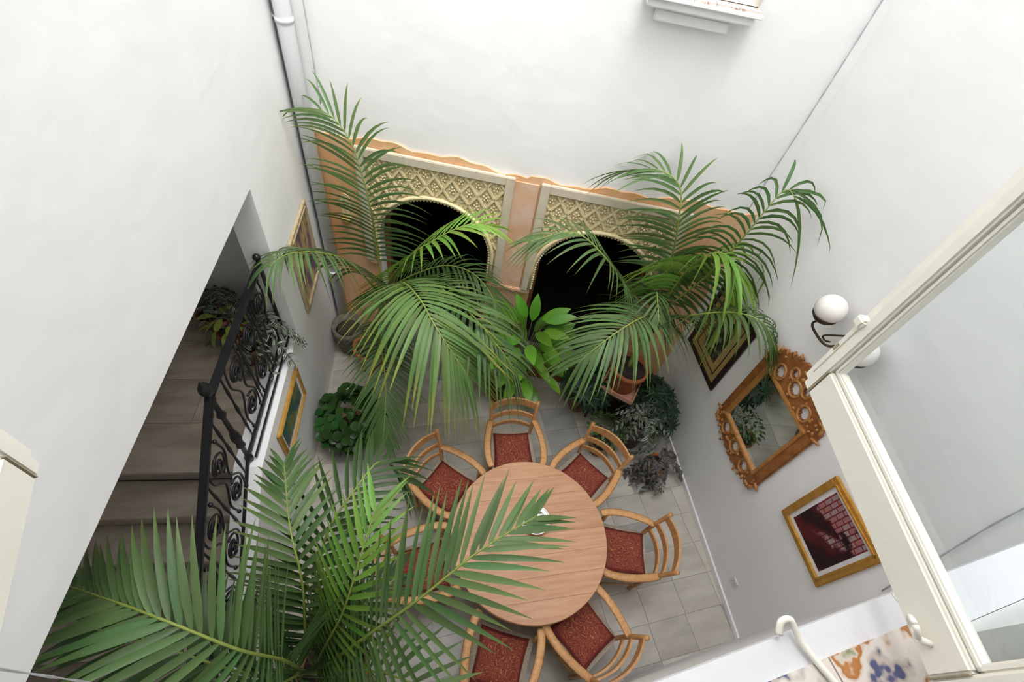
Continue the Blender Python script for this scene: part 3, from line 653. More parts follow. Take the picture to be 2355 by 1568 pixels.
def newel(s, zb, zt):
    P = [(.030, 0), (.030, .05), (.016, .08), (.016, .20), (.032, .23), (.024, .27), (.036, .34), (.030, .40), (.018, .44), (.016, .62), (.030, .66), (.018, .70), (.018, .82), (.028, .85), (.020, .88), (.030, .92), (.040, .955), (.034, .99), (.012, 1.01), (.016, 1.03), (.001, 1.05)]
    k = (zt-zb)/1.05; mb = MB(); mb.lathe([(r, zb+z*k) for r, z in P], 14, Matrix.Translation(LW(s, RD, 0))); mb.build('newel_post', M_['black'], rail)
newel(NS, 1.44, 2.47); newel(SE, bz(SE)-.04, hz(SE)+.15)
mb = MB(); mb.tube([LW(-.79, RD, 1.44), LW(-.79, RD, 2.36)], .016, 8); mb.ball(LW(-.79, RD, 2.37), .03); mb.build('end_post', M_['black'], rail)
def spiral(s, z, r, turns, a0, sg, dev=0):
    pts = []
    n = int(18*turns)
    for i in range(n+1):
        t = i/n; a = a0+sg*2*math.pi*turns*t; rr = r*(1-.86*t); pts.append(LW(s+rr*math.cos(a), RD+dev, z+rr*math.sin(a)))
    return pts
def scroll(s, zc, k=1.0):
    o = zc
    for sg, dz in ((1, .20), (-1, -.20)):
        p = spiral(s, o+dz*k, .105*k, 1.9, -math.pi/2*sg, sg); mb = MB(); mb.tube(p, .0085, 6); mb.build('scroll', M_['black'], rail)
        q = spiral(s+.0, o+dz*k, .07*k, 1.5, math.pi/2*sg, sg, .012); mb = MB(); mb.tube(q, .006, 6); mb.build('scroll', M_['black'], rail)
    for sg in (-1, 1):
        pts = catmull([LW(s+sg*.10*k, RD, o+.36*k), LW(s+sg*.12*k, RD, o+.18*k), LW(s+sg*.04*k, RD, o), LW(s+sg*.12*k, RD, o-.18*k), LW(s+sg*.10*k, RD, o-.36*k)], 6)
        mb = MB(); mb.tube(pts, .008, 6); mb.ball(pts[0], .016); mb.ball(pts[-1], .016); mb.build('stem_bar', M_['black'], rail)
for s in (-1.02, -1.34, -1.66): scroll(s, 1.895)
for s in (-2.26, -2.58, -2.90, -3.22): scroll(s, (hz(s)+bz(s))/2, .95)
for s in (-1.18, -1.50, -1.83, -2.1, -2.42, -2.74, -3.06, -3.38):
    zb, zt = bz(s), hz(s); mb = MB(); mb.tube([LW(s, RD, zb+(zt-zb)*i/8) for i in range(9)], [.007, .007, .012, .007, .014, .007, .012, .007, .007], 6); mb.build('baluster', M_['black'], rail)

# ------------------------------------------------------------------ table, bowl, chairs
TC = V((1.02, 1.146, 0)); TR = .685
tb = thing('round_table', 'round pine dining table with planked top', 'table', TC, math.radians(-4))
TM = local(tb)
n = 8; w = 2*TR/n
circ = [(TR*math.cos(2*math.pi*i/96), TR*math.sin(2*math.pi*i/96)) for i in range(96)]
for i in range(n):
    y0, y1 = -TR+w*i+.0008, -TR+w*(i+1)-.0008
    pl = clip(circ, [(-2, y0), (2, y0), (2, y1), (-2, y1)])
    mb = MB(); mb.prism(pl, .722, .752); mb.build('plank', M_['table'], tb, M=TM, bevel=0)
mb = MB(); mb.lathe([(TR-.05, .69), (TR+.002, .695), (TR+.006, .72), (TR+.004, .748), (TR-.012, .7505), (TR-.012, .735), (TR-.05, .72)], 96); mb.build('edge_band', M_['tabledark'], tb, M=TM)
mb = MB(); mb.lathe([(.02, .0), (.30, .0), (.31, .03), (.12, .07), (.075, .12), (.07, .30), (.11, .38), (.08, .46), (.09, .62), (.26, .67), (.30, .72), (.02, .722)], 32); mb.build('pedestal', M_['tabledark'], tb, M=TM)
bo = thing('metal_bowl', 'shallow shiny metal bowl with double rim on the round table', 'bowl', (1.09, 1.255, .752))
BM = local(bo)
for r, z, q in ((.128, .048, .008), (.096, .040, .007)):
    mb = MB(); mb.tube([(r*math.cos(2*math.pi*i/40), r*math.sin(2*math.pi*i/40), z) for i in range(41)], q, 8); mb.build('rim', M_['chrome'], bo, M=BM)
mb = MB(); mb.lathe([(.001, .006), (.05, .006), (.09, .022), (.122, .046), (.126, .046), (.095, .016), (.055, .0), (.001, .0)], 32); mb.build('dish', M_['chrome'], bo, M=BM)
# the chair: local +y points away from the table
def bent(pts, r, **k): mb = MB(); mb.tube(catmull(pts, 5), r, 8, **k); return mb
CHG = 'armchairs around the round table'
def make_chair(label):
    r = bpy.data.objects.new('armchair', None); C.objects.link(r); WORLD[r.name] = Matrix(); tag(r, label, 'chair', CHG)
    W = M_['wood']
    for sg in (-1, 1):
        bent([(sg*.19, .20, 0), (sg*.20, .21, .25), (sg*.21, .22, .46), (sg*.228, .265, .70), (sg*.245, .325, .90)], .0195).build('back_post', W, r)
        bent([(sg*.235, -.215, 0), (sg*.238, -.215, .3), (sg*.25, -.20, .645)], .019).build('front_leg', W, r)
        mb = MB(); pts = catmull([(sg*.225, .262, .655), (sg*.262, .12, .662), (sg*.283, -.04, .665), (sg*.275, -.18, .665), (sg*.25, -.26, .665)], 5)
        mb.tube(pts, [.024]+[.034]*(len(pts)-2)+[.024], 8, flat=.42, ref=(1, 0, 0)); mb.build('armrest', W, r)
        mb = MB(); mb.tube([(sg*.236, -.21, .18), (sg*.195, .205, .18)], .010, 8); mb.build('stretcher', W, r)
    mb = MB(); mb.tube([(-.237, -.213, .22), (.237, -.213, .22)], .010, 8); mb.build('stretcher', W, r)
    mb = MB(); mb.prism([(-.25, -.225), (.25, -.225), (.215, .225), (-.215, .225)], .415, .455); mb.build('rush_seat', M_['rush'], r, bevel=.014)
    for zc, h, y, half, bow in ((.55, .045, .238, .208, .05), (.685, .06, .262, .222, .055), (.83, .085, .305, .235, .06)):
        mb = MB(); ps = []; n = 12
        for i in range(n+1):
            x = -half+2*half*i/n; b = bow*(1-(x/half)**2); zt = zc+h/2+.030*(1-(x/half)**2)
            for yy, zz in ((y+b-.008, zc-h/2+.012*(1-(x/half)**2)), (y+b+.010, zc-h/2+.012*(1-(x/half)**2)), (y+b+.014, zt), (y+b-.004, zt)): ps.append((x, yy, zz))
        fs = [(i*4+j, i*4+(j+1) % 4, i*4+4+(j+1) % 4, i*4+4+j) for i in range(n) for j in range(4)] + [(3, 2, 1, 0), (n*4, n*4+1, n*4+2, n*4+3)]
        mb.add(ps, fs); mb.build('back_slat', W, r)
    # cushion
    n = 12; ps = []; fs = []
    for layer in (1, -1):
        for i in range(n+1):
            for j in range(n+1):
                a, b = -1+2*i/n, -1+2*j/n; e = (1-abs(a)**6)*(1-abs(b)**6)
                ps.append((a*.205*(1-.05*(1-b*b)*abs(a))*(1-.04*(b+1)), b*.20*(1-.05*(1-a*a)*abs(b)), .478+layer*(.004+.022*e**.5)))
    q = (n+1)**2
    for i in range(n):
        for j in range(n):
            v = i*(n+1)+j; fs += [(v, v+n+1, v+n+2, v+1), (q+v, q+v+1, q+v+n+2, q+v+n+1)]
    ring = [i*(n+1) for i in range(n+1)] + [n*(n+1)+j for j in range(1, n+1)] + [i*(n+1)+n for i in range(n-1, -1, -1)] + [j for j in range(n-1, 0, -1)]
    fs += [(ring[i], ring[(i+1) % len(ring)], q+ring[(i+1) % len(ring)], q+ring[i]) for i in range(len(ring))]
    mb = MB(); mb.add(ps, fs, True); mb.build('seat_cushion', M_['cushion'], r, label='red brocade cushion with gold scrollwork')
    return r
def dup(root):
    r = root.copy(); C.objects.link(r)
    for ch in root.children:
        c = ch.copy(); C.objects.link(c); c.parent = r
    return r
CH = 'honey pine armchair with red brocade cushion, '
seats = [(1.117, 2.085, 82, CH+'backing on to the broad-leaved plant'), (.385, 1.819, 133, CH+'facing the table beside the round-leaved bush'), (1.759, 1.671, 33, CH+'with plant stand behind its back'),
         (1.918, .916, -19, CH+'second from the plant stand towards the window sill'), (1.327, .372, -63, CH+'beside the window sill with bare tiles behind it'), (.60, .335, -117, CH+'half under drooping palm leaflets near the sill'), (.09, 1.12, 183, CH+'hidden under the foreground palm')]
chair0 = None
for x, y, a, lab in seats:
    if chair0 is None: o = chair0 = make_chair(lab)
    else: o = dup(chair0); o['label'] = lab
    o.location = (x, y, 0); o.rotation_euler = (0, 0, math.radians(a-90))

# ------------------------------------------------------------------ plants
def pot(root, c, z, r, h, mt, rimh=.05, taper=.72, soil=True, name='pot'):
    Mx_ = Matrix.Translation(V((c[0], c[1], z)))
    mb = MB(); mb.lathe([(r*taper, 0), (r*.93, h-rimh), (r, h-rimh), (r, h), (r*.88, h), (r*.86, h-.05), (.001, h-.05)], 32, Mx_); mb.build(name, M_[mt], root)
    if soil: mb = MB(); mb.lathe([(r*.85, h-.06), (r*.84, h-.035), (r*.4, h-.025), (.001, h-.025)], 24, Mx_); mb.build('soil', M_['soil'], root)
WP = [(0, .25), (.08, .75), (.22, 1), (.42, .95), (.62, .72), (.8, .42), (.92, .18), (1, .02)]
def keep(p):
    """leaf tips bend along a wall instead of entering it"""
    for F, g in ((BW, .065 if p.z < 2.78 else .014), (RW, .03), (FW, -.03), (LW, .014)):
        r = p-F.o; dd = r.dot(F.n)
        if F is LW and not (p.z > LINT or r.dot(F.u) > S0): continue
        if F is LW and dd < -.4: continue
        if F is FW and p.z > 3.9: continue
        if dd < g: p = p+F.n*(g-dd)
    return p
def leaflet(mb, p, d, nrm, L, W, droop, guard=True):
    ps = []; ts = []; d = d.normalized(); prev = None
    for u, w in WP:
        q = p + d*L*u + V((0, 0, -1))*droop*L*u*u
        if guard: q = keep(q)
        T = (d + V((0, 0, -2*droop*u))).normalized(); s_ = T.cross(nrm)
        if s_.length < 1e-3: s_ = T.orthogonal()
        s_.normalize(); nn = s_.cross(T)
        ps += [q-s_*W*w/2+nn*W*w*.10, q-nn*W*w*.06, q+s_*W*w/2+nn*W*w*.10]; ts += [u]*3
    fs = []
    for i in range(len(WP)-1):
        for j in (0, 1): fs.append((i*3+j, i*3+j+1, i*3+j+4, i*3+j+3))
    mb.add(ps, fs, True, ts)
def frond(palm, pts, L=.58, W=.034, n=27, start=.34, droop=.45, mt='palm_mid', lift=.18, single=True, pool=None, r0=.013, a0=72, a1=22, prof=(.7, 1, .5), side=None):
    path = resample(catmull(pts, 10), 60)
    mb = MB(); mb.tube(path, [r0*(1-.8*i/59)+.0015 for i in range(60)], 6); fr = mb.build('frond', M_['rachis'], palm)
    for i in range(n):
        t = start+(1-start)*(i+.3)/n; k = t*59; j = int(k); P = path[j].lerp(path[min(j+1, 59)], k-j); T = (path[min(j+2, 59)]-path[max(j-2, 0)]).normalized()
        S = T.cross(V((0, 0, 1)))
        if side: S = S*.3 + V(side)*.7; S = S-T*S.dot(T)
        if S.length < .05: S = T.orthogonal()
        S.normalize(); N = S.cross(T)
        if N.z < 0: N = -N
        f = (t-start)/(1-start); a = math.radians(a0+(a1-a0)*f**1.2)
        l = L*(prof[0]+(prof[1]-prof[0])*min(1, f/.4) if f < .4 else prof[1]+(prof[2]-prof[1])*((f-.4)/.6)**1.6)
        for sg in (-1, 1):
            aa = a+rnd.uniform(-.07, .07); d = T*math.cos(aa)+(S*sg*math.cos(lift)+N*math.sin(lift))*math.sin(aa)
            q = MB() if single else pool
            leaflet(q, P+T*rnd.uniform(-.006, .006), d, N, l*rnd.uniform(.9, 1.08), W*rnd.uniform(.85, 1.12)*(1-.35*f), droop*rnd.uniform(.75, 1.3))
            if single: q.build('leaflet', M_[mt], fr)
    return fr
# palm by the left arch
pa = thing('potted_palm', 'feathery palm in front of the left arch with one frond up the corner', 'palm', (-.2, 3.72, 0))
pot(pa, (-.2, 3.72), 0, .24, .40, 'terra')
pool = MB()
base = V((-.15, 3.75, .36)); cr = V((-.05, 3.86, 1.05))
def A(*p, b=(0, 0)): return [base+V((b[0], b[1], 0))*.5, cr+V((b[0], b[1], 0))] + [V(q) for q in p]
frond(pa, A((-.05, 3.93, 1.75), (-.07, 3.81, 2.3), (-.14, 3.82, 2.8), (-.25, 3.89, 3.02), (-.38, 4.0, 3.06), b=(.0, .06)), mt='palm_mid', L=.70, W=.036, n=30, droop=.42, start=.40, lift=.05, prof=(.7, 1, .7), side=(.93, -.36, 0))
frond(pa, A((-.31, 3.55, 1.85), (-.51, 3.3, 2.2), (-.69, 3.04, 2.42), (-.80, 2.88, 2.45), b=(-.04, .02)), mt='palm_mid', L=.60, W=.040, droop=.85, n=24, start=.45)
frond(pa, A((.2, 3.59, 1.8), (.47, 3.41, 2.2), (.76, 3.35, 2.4), (1.0, 3.34, 2.35), b=(.03, .04)), mt='palm_bright', L=.60, W=.046, n=26, droop=.4)
frond(pa, A((.13, 3.3, 1.8), (.25, 2.82, 2.1), (.35, 2.48, 2.1), (.49, 2.31, 1.9), (.61, 2.22, 1.7), b=(.03, -.04)), mt='palm_yel', L=.84, W=.056, n=38, droop=.6, start=.40, lift=.12)
frond(pa, A((.37, 3.28, 1.8), (.64, 2.73, 2.0), (.86, 2.44, 1.85), (1.07, 2.31, 1.55), b=(.06, -.02)), mt='palm_mid', L=.68, W=.044, n=30, droop=.65, start=.42)
frond(pa, [base, V((-.05, 3.7, .95)), V((-.09, 3.05, 1.3)), V((-.08, 2.62, 1.25)), V((-.11, 2.35, 1.1)), V((-.15, 2.17, .95))], mt='palm_dark', L=.46, W=.032, droop=.45, single=False, pool=pool, n=40, start=.42)
frond(pa, A((.51, 3.70, 1.6), (.83, 3.5, 1.7), (1.03, 3.29, 1.55), (1.06, 3.06, 1.4), b=(.05, .05)), mt='palm_dark', L=.50, W=.036, droop=.6, single=False, pool=pool, n=30)
frond(pa, A((.02, 3.45, 1.5), (-.02, 3.1, 1.75), (.05, 2.75, 1.7), b=(.02, -.06)), L=.5, W=.036, droop=.7, single=False, pool=pool, n=24)
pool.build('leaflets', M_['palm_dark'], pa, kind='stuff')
# palm on the stand by the right wall
ps_ = thing('plant_stand', 'black iron plant stand with square terracotta tray', 'plant stand', (2.52, 2.62, 0))
SM = Matrix.Translation(V((2.52, 2.62, 0))) @ Matrix.Rotation(math.radians(-42), 4, 'Z')
WORLDs = SM
mb = MB(); mb.box((-.21, -.21, .60), (.21, .21, .62), SM); mb.build('top_plate', M_['black'], ps_)
mb = MB(); mb.box((-.20, -.20, .22), (.20, .20, .24), SM); mb.build('shelf', M_['black'], ps_)
for x in (-1, 1):
    for y in (-1, 1): mb = MB(); mb.box((x*.20-.012, y*.20-.012, 0), (x*.20+.012, y*.20+.012, .60), SM); mb.build('leg', M_['black'], ps_)
tr = MB()
tr.box((-.2, -.2, .62), (.2, .2, .635), SM)
for lo, hi in (((-.2, -.2, .635), (.2, -.185, .68)), ((-.2, .185, .635), (.2, .2, .68)), ((-.2, -.185, .635), (-.185, .185, .68)), ((.185, -.185, .635), (.2, .185, .68))): tr.box(lo, hi, SM)
tag(tr.build('square_tray', M_['terra2'], None), 'square pale terracotta tray under the terracotta palm pot', 'tray')
pb = thing('potted_palm', 'feathery palm in a terracotta pot on the black stand', 'palm', (2.52, 2.62, .637))
pot(pb, (2.52, 2.62), .637, .205, .34, 'terra', rimh=.055)
base = V((2.54, 2.66, .94)); cr = V((2.66, 2.82, 1.5))
frond(pb, A((2.6, 2.9, 2.2), (2.44, 2.88, 2.75), (2.38, 2.98, 3.0), (2.21, 3.12, 3.06), (1.93, 3.24, 2.96), b=(-.02, .03)), mt='palm_mid', L=.60, W=.042, n=32, droop=.42, start=.30, side=(.93, -.36, 0))
frond(pb, A((2.87, 2.70, 2.2), (2.83, 2.54, 2.75), (2.85, 2.50, 3.12), (2.93, 2.52, 3.27), (2.97, 2.42, 3.24), b=(.03, .0)), mt='palm_dark', L=.56, W=.036, n=28, droop=.75, start=.36, lift=.0, prof=(.7, 1, .8), side=(.75, -.6, 0))
frond(pb, A((2.2, 2.85, 2.0), (1.85, 2.85, 2.4), (1.58, 3.0, 2.55), (1.22, 3.06, 2.42), b=(-.04, .0)), mt='palm_mid', L=.58, W=.036, n=30, droop=.5)
frond(pb, A((2.70, 2.80, 2.1), (2.70, 2.67, 2.5), (2.79, 2.55, 2.62), (2.84, 2.40, 2.52), (2.87, 2.31, 2.32), b=(.02, -.02)), mt='palm_bright', L=.78, W=.058, n=28, droop=.8, start=.38)
frond(pb, A((2.4, 2.58, 1.9), (1.99, 2.32, 2.1), (1.72, 2.2, 2.05), (1.52, 2.15, 1.85), b=(-.05, -.04)), mt='palm_mid', L=.64, W=.047, n=32, droop=.6)
pool = MB()
frond(pb, A((2.62, 2.39, 2.05), (2.76, 2.14, 2.35), (2.92, 1.96, 2.40), (3.06, 1.78, 2.22), b=(.03, -.04)), mt='palm_dark', L=.52, W=.038, n=32, droop=.8, single=False, pool=pool)
frond(pb, A((2.5, 2.75, 1.9), (2.35, 2.6, 2.15), (2.3, 2.35, 2.05), b=(-.02, -.03)), L=.5, W=.036, n=22, droop=.7, single=False, pool=pool, start=.4)
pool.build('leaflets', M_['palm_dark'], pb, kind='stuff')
# foreground palm below the window
pc = thing('potted_palm', 'large foreground palm with long fronds over table and stair', 'palm', (-.66, .56, 0))
pot(pc, (-.66, .56), 0, .27, .42, 'brownpot')
base = V((-.66, .56, .38)); cr = V((-.66, .52, 1.2))
frond(pc, A((-.68, .46, 1.95), (-.76, .47, 2.4), (-.94, .57, 2.6), (-1.17, .70, 2.58), (-1.50, .88, 2.4), b=(-.03, -.05)), mt='palm_mid', L=.58, W=.046, n=42, droop=.22, start=.38, lift=.15)
frond(pc, A((-.27, .47, 2.0), (.01, .51, 2.4), (.31, .62, 2.6), (.65, .75, 2.55), b=(.05, -.05)), mt='palm_mid', L=.64, W=.046, n=36, droop=.25, start=.34, lift=.15, prof=(.75, 1, .42))
frond(pc, A((-.62, .83, 1.85), (-.66, 1.11, 2.05), (-.73, 1.55, 1.98), b=(-.03, .03)), mt='palm_mid', L=.50, W=.044, n=28, droop=.4, start=.38)
frond(pc, A((-.40, .62, 1.9), (-.27, .80, 2.2), (-.16, 1.05, 2.3), b=(.03, .0)), mt='palm_bright', L=.56, W=.046, n=24, droop=.25, start=.34, a0=60)
frond(pc, A((-.27, .34, 1.75), (-.05, .22, 1.95), (.15, .08, 1.95), b=(.05, -.06)), mt='palm_mid', L=.52, W=.044, n=18, droop=.4, start=.4)
pool = MB()
frond(pc, A((-.51, 1.02, 1.85), (-.28, 1.28, 2.05), (-.12, 1.45, 2.0), (.02, 1.36, 1.8), b=(.0, .05)), L=.52, W=.042, n=30, droop=.5, single=False, pool=pool)
frond(pc, A((-.88, .46, 1.65), (-1.25, .64, 1.92), (-1.70, .85, 1.85), b=(-.05, -.04)), L=.56, W=.046, n=32, droop=.4, single=False, pool=pool, start=.4)
frond(pc, A((-.70, .40, 1.7), (-.85, .28, 2.0), (-1.10, .20, 2.05), b=(-.03, -.05)), L=.50, W=.042, n=24, droop=.4, single=False, pool=pool, start=.4)
frond(pc, A((-.45, .60, 1.6), (-.30, .66, 1.8), (-.08, .80, 1.75), b=(.04, .02)), L=.45, W=.04, n=24, droop=.5, single=False, pool=pool, start=.4)
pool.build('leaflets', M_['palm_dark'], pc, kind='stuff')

# ---- small leaves: shared meshes along +y, normal +z
def leafmesh(name, L, W, mt, prof, curl=.15, stripe=False):
    mb = MB(); ps = []; ts = []
    for u, w in prof:
        z = -curl*L*u*u
        if stripe:
            for x, t in ((-1, .1), (-.5, .9), (0, .1), (.5, .9), (1, .1)): ps.append((x*W*w/2, L*u, z+abs(x)*W*w*.12)); ts.append(t)
        else:
            for x in (-1, 0, 1): ps.append((x*W*w/2, L*u, z+abs(x)*W*w*.12)); ts.append(u)
    c = 5 if stripe else 3
    fs = [(i*c+j, i*c+j+1, (i+1)*c+j+1, (i+1)*c+j) for i in range(len(prof)-1) for j in range(c-1)]
    mb.add(ps, fs, True, ts); o = mb.build(name, M_[mt]); me = o.data; bpy.data.objects.remove(o); return me
P_OV = [(0, .12), (.1, .5), (.3, .92), (.5, 1), (.7, .85), (.88, .45), (1, .05)]
P_RD = [(0, .3), (.15, .8), (.4, 1), (.65, .98), (.85, .7), (1, .25)]
LM = {'broad': leafmesh('leaf', .30, .115, 'broad', P_OV, .22), 'round': leafmesh('leaf', .085, .085, 'round', P_RD, .1), 'lime': leafmesh('leaf', .13, .055, 'lime', P_OV, .25),
      'silver': leafmesh('leaf', .066, .028, 'silver', P_OV, .2, True), 'purple': leafmesh('leaf', .06, .028, 'purple', P_OV, .2, True), 'small': leafmesh('leaf', .05, .03, 'smallgreen', P_OV, .15)}
def star(name, mt, n, L, W):
    mb = MB()
    for i in range(n):
        a = 2*math.pi*i/n; leaflet(mb, V((0, 0, 0)), V((math.cos(a), math.sin(a), .35)), V((0, 0, 1)), L*rnd.uniform(.8, 1.1), W, .3, False)
    o = mb.build(name, M_[mt]); me = o.data; bpy.data.objects.remove(o); return me
LM['star'] = star('leaf_cluster', 'fern', 10, .165, .030)
def orient(p, d, nrm, roll=0, sc=1):
    d = d.normalized(); x = d.cross(nrm)
    if x.length < 1e-3: x = d.orthogonal()
    x.normalize(); z = x.cross(d)
    R = Matrix((x, d, z)).transposed(); R = R @ Matrix.Rotation(roll, 3, 'Y')
    return Matrix.Translation(p) @ R.to_4x4() @ Matrix.Scale(sc, 4)
def mound(root, c, rad, n, me, name='leaf', out=.6, scl=(.8, 1.25), zmin=-.2):
    c = V(c)
    for i in range(n):
        z = zmin+(1-zmin)*(i+.5)/n; a = i*2.39996; rr = math.sqrt(max(0, 1-z*z)); k = rnd.uniform(.80, 1.05)
        e = V((rr*math.cos(a), rr*math.sin(a), z)); p = c+V((e.x*rad[0], e.y*rad[1], e.z*rad[2]))*k
        d = (V((e.x, e.y, .1-.5*e.z))+V((rnd.uniform(-.6, .6), rnd.uniform(-.6, .6), rnd.uniform(-.4, .3)))*out)
        if d.length < .05: d = V((1, 0, 0))
        place(name, me, root, orient(p, d, e+V((0, 0, .6)), rnd.uniform(-.4, .4), rnd.uniform(*scl)))
def trailing(root, c, n, reach, drop, me, per=9, sc=(.85, 1.25), dirs=None, up=.12, spread=2*math.pi, floor_z=0.012):
    c = V(c); mb = MB()
    for i in range(n):
        a = (dirs if dirs is not None else 0)+rnd.uniform(-spread/2, spread/2); R = reach*rnd.uniform(.45, 1.05); dr = drop*rnd.uniform(.3, 1.05); h = V((math.cos(a), math.sin(a), 0))
        pts = [c, c+h*R*.35+V((0, 0, up)), c+h*R*.75+V((0, 0, up*.5-dr*.35)), c+h*R+V((0, 0, -dr))]
        for p in pts: p.z = max(p.z, floor_z)
        path = resample(catmull(pts, 5), per*2); mb.tube(path, .0035, 4)
        for j in range(2, per*2, 1):
            if rnd.random() < .35: continue
            T = (path[min(j+1, per*2-1)]-path[j-1]).normalized(); S = T.cross(V((0, 0, 1)))
            if S.length < .1: S = T.orthogonal()
            S.normalize(); sg = 1 if j % 2 else -1
            d = T*.55+S*sg*.8+V((0, 0, rnd.uniform(-.25, .35)))
            place('leaf', me, root, orient(path[j], d, V((0, 0, 1))-T*.2, rnd.uniform(-.6, .6), rnd.uniform(*sc)))
    mb.build('stems', M_['stem'], root, kind='stuff')
# round-leaved bush by the left wall
pr_ = thing('potted_bush', 'dense dark green round-leaved bush on the floor by left wall', 'plant', (-.49, 2.78, 0))
pot(pr_, (-.49, 2.78), 0, .17, .24, 'brownpot')
mound(pr_, (-.49, 2.78, .36), (.30, .34, .27), 150, LM['round'], zmin=-.55)
mound(pr_, (-.49, 2.78, .34), (.23, .27, .20), 70, LM['round'], zmin=-.3)
mb = MB(); mb.tube([(-.49, 2.78, .2), (-.49, 2.78, .45)], .02, 6); mb.build('stems', M_['stem'], pr_)
# broad-leaved plant before the pier
pl_ = thing('broad_leaved_plant', 'glossy bright green broad-leaved plant before the arch pier', 'plant', (1.50, 3.30, 0))
pot(pl_, (1.50, 3.30), 0, .17, .28, 'brownpot')
mb = MB(); c = V((1.50, 3.22, .30))
for i in range(58):
    a = i*2.39996; el = .1+1.2*(i/58)**.8; R = .10+.34*math.cos(el)*rnd.uniform(.5, 1.1); p = c+V((math.cos(a)*R, math.sin(a)*R*.8,   .05+.80*(i/58)**.9+rnd.uniform(-.04, .05)))
    n_ = BW.n; dist = (p-BW.o).dot(n_)
    if dist < .12: p += n_*(.12-dist)
    d = V((math.cos(a)*math.cos(el*.6), math.sin(a)*math.cos(el*.6), math.sin(el*.6)*.75-.1))
    if d.dot(n_) < -.3: d -= n_*d.dot(n_)*.9
    mb.tube(catmull([c+V((math.cos(a)*.03, math.sin(a)*.03, 0)), (c+p)/2+V((0, 0, .06)), p], 4), .005, 5)
    place('leaf', LM['broad'], pl_, orient(p, d, V((-.1, -.5, .85)), rnd.uniform(-.4, .4), rnd.uniform(.85, 1.2)))
place('leaf', LM['broad'], pl_, orient(V((1.74, 3.10, .72)), V((1, -.1, -.05)), V((-.2, -.55, .8)), 0, 1.15))
mb.build('stalks', M_['stem'], pl_)
# low pot beside it
lp = thing('low_pot_plant', 'low green plant in a brown clay pot under the palm fronds', 'plant', (1.25, 3.06, 0))
pot(lp, (1.25, 3.06), 0, .17, .20, 'brownpot'); mound(lp, (1.25, 3.06, .22), (.15, .15, .10), 60, LM['small'], zmin=0)
# stone planter in the corner, low dark trough under the right arch
sp_ = thing('stone_planter', 'dark rough stone planter in the back left corner', 'planter', LW(.22, .17, 0))
mb = MB(); mb.lathe([(.11, 0), (.14, .06), (.17, .25), (.185, .38), (.185, .43), (.15, .43), (.145, .36), (.001, .36)], 20, Matrix.Translation(LW(.22, .19, 0)) @ Matrix.Diagonal((1, 1.15, 1, 1))); mb.build('bowl', M_['stone'], sp_)
mb = MB(); mb.lathe([(.143, .365), (.1, .385), (.001, .39)], 16, Matrix.Translation(LW(.22, .19, 0))); mb.build('soil', M_['soil'], sp_)
tg = thing('wooden_trough', 'dark wooden trough standing under the right arch', 'trough', BW(2.92, .13, 0))
mb = MB()
for a, b, d0, d1, z0_, z1_ in ((2.50, 3.4, .03, .05, .0, .30), (2.50, 3.4, .21, .23, .0, .30), (2.50, 2.52, .05, .21, 0, .30), (3.38, 3.4, .05, .21, 0, .30), (2.52, 3.38, .05, .21, 0, .03)): mb.slab([a, b], [z0_]*2, [z1_]*2, d0, d1, BW)
mb.build('box', M_['jamb'], tg, bevel=.004); mb = MB(); mb.slab([2.52, 3.38], [.03]*2, [.26]*2, .051, .209, BW); mb.build('soil', M_['soil'], tg)
# plants round the stand
def clusters(root, c, rad, n, zmin=-.3, sc=(.8, 1.2)):
    c = V(c); mb = MB()
    for i in range(n):
        z = zmin+(1-zmin)*(i+.5)/n; a = i*2.39996; rr = math.sqrt(max(0, 1-z*z)); e = V((rr*math.cos(a), rr*math.sin(a), z)); p = c+V((e.x*rad[0], e.y*rad[1], e.z*rad[2]))*rnd.uniform(.75, 1.05)
        R = (e+V((0, 0, .5))).to_track_quat('Z', 'Y').to_matrix().to_4x4(); mb.tube([c-V((0, 0, rad[2]*.5)), p], .004, 4)
        place('leaf_cluster', LM['star'], root, Matrix.Translation(p) @ R @ Matrix.Rotation(rnd.uniform(0, 6), 4, 'Z') @ Matrix.Scale(rnd.uniform(*sc), 4))
    mb.build('stems', M_['stem'], root, kind='stuff')
f1 = thing('dark_fern', 'dark green whorled fern beside the trough under the right arch', 'plant', (2.18, 2.78, 0)); pot(f1, (2.18, 2.78), 0, .15, .28, 'brownpot'); clusters(f1, (2.2, 2.76, .48), (.25, .28, .22), 34)
f2 = thing('dark_fern', 'dark green whorled fern against the right wall behind the stand', 'plant', (2.92, 2.42, 0)); pot(f2, (2.92, 2.42), 0, .15, .30, 'brownpot'); clusters(f2, (2.86, 2.38, .55), (.19, .38, .26), 42)
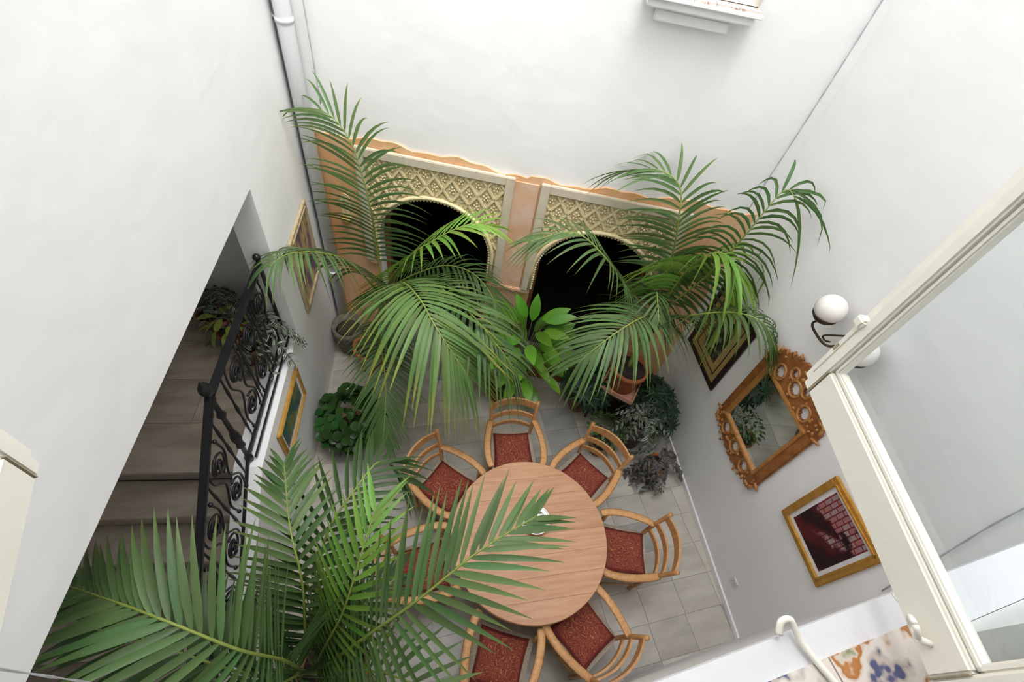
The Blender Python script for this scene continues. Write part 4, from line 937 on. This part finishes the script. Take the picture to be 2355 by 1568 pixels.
t1 = thing('striped_trailing_plant', 'silver striped trailing plant spilling beneath the terracotta palm pot', 'plant', (2.66, 2.20, 0)); pot(t1, (2.66, 2.20), 0, .15, .50, 'stone')
trailing(t1, (2.66, 2.18, .54), 44, .38, .36, LM['silver'], per=8, up=.12)
g1_ = thing('small_leaved_plant', 'small-leaved green plant in a brown pot behind the chair', 'plant', (2.24, 2.16, 0)); pot(g1_, (2.24, 2.16), 0, .14, .20, 'brownpot'); mound(g1_, (2.28, 2.22, .32), (.20, .22, .16), 120, LM['small'], zmin=-.2)
t2 = thing('purple_trailing_plant', 'purplish trailing plant in a terracotta pot spreading over the floor', 'plant', (2.80, 1.80, 0)); pot(t2, (2.80, 1.80), 0, .12, .20, 'terra')
trailing(t2, (2.78, 1.80, .22), 30, .34, .26, LM['purple'], per=8, dirs=math.radians(-100), spread=4.6, up=.07)
trailing(t2, (2.74, 1.74, .20), 2, .28, .25, LM['purple'], per=8, dirs=math.radians(-105), spread=.3, up=.03)
# plants on the stair landing
t3 = thing('striped_trailing_plant', 'silver striped trailing plant hanging over the railing and kerb', 'plant', LW(-1.02, -.33, 1.40)); q = LW(-1.02, -.33, 0); pot(t3, (q.x, q.y), 1.40, .11, .18, 'brownpot')
trailing(t3, LW(-1.0, -.22, 1.70), 28, .34, .30, LM['silver'], per=8, up=.10, dirs=math.radians(-10), spread=4.2, floor_z=1.45)
t4 = thing('striped_trailing_plant', 'silver striped trailing plant on the landing behind the red pot', 'plant', LW(-.66, -.72, 1.40)); q = LW(-.66, -.72, 0); pot(t4, (q.x, q.y), 1.40, .12, .18, 'brownpot')
trailing(t4, LW(-.66, -.72, 1.62), 30, .36, .20, LM['silver'], per=8, up=.12, floor_z=1.42)
l1 = thing('lime_leaved_plant', 'lime-leaved plant in a red pot on the stair landing', 'plant', LW(-.86, -.50, 1.40)); q = LW(-.86, -.50, 0); pot(l1, (q.x, q.y), 1.40, .11, .20, 'redpot')
mound(l1, LW(-.86, -.50, 1.66), (.13, .13, .12), 16, LM['lime'], zmin=-.1)
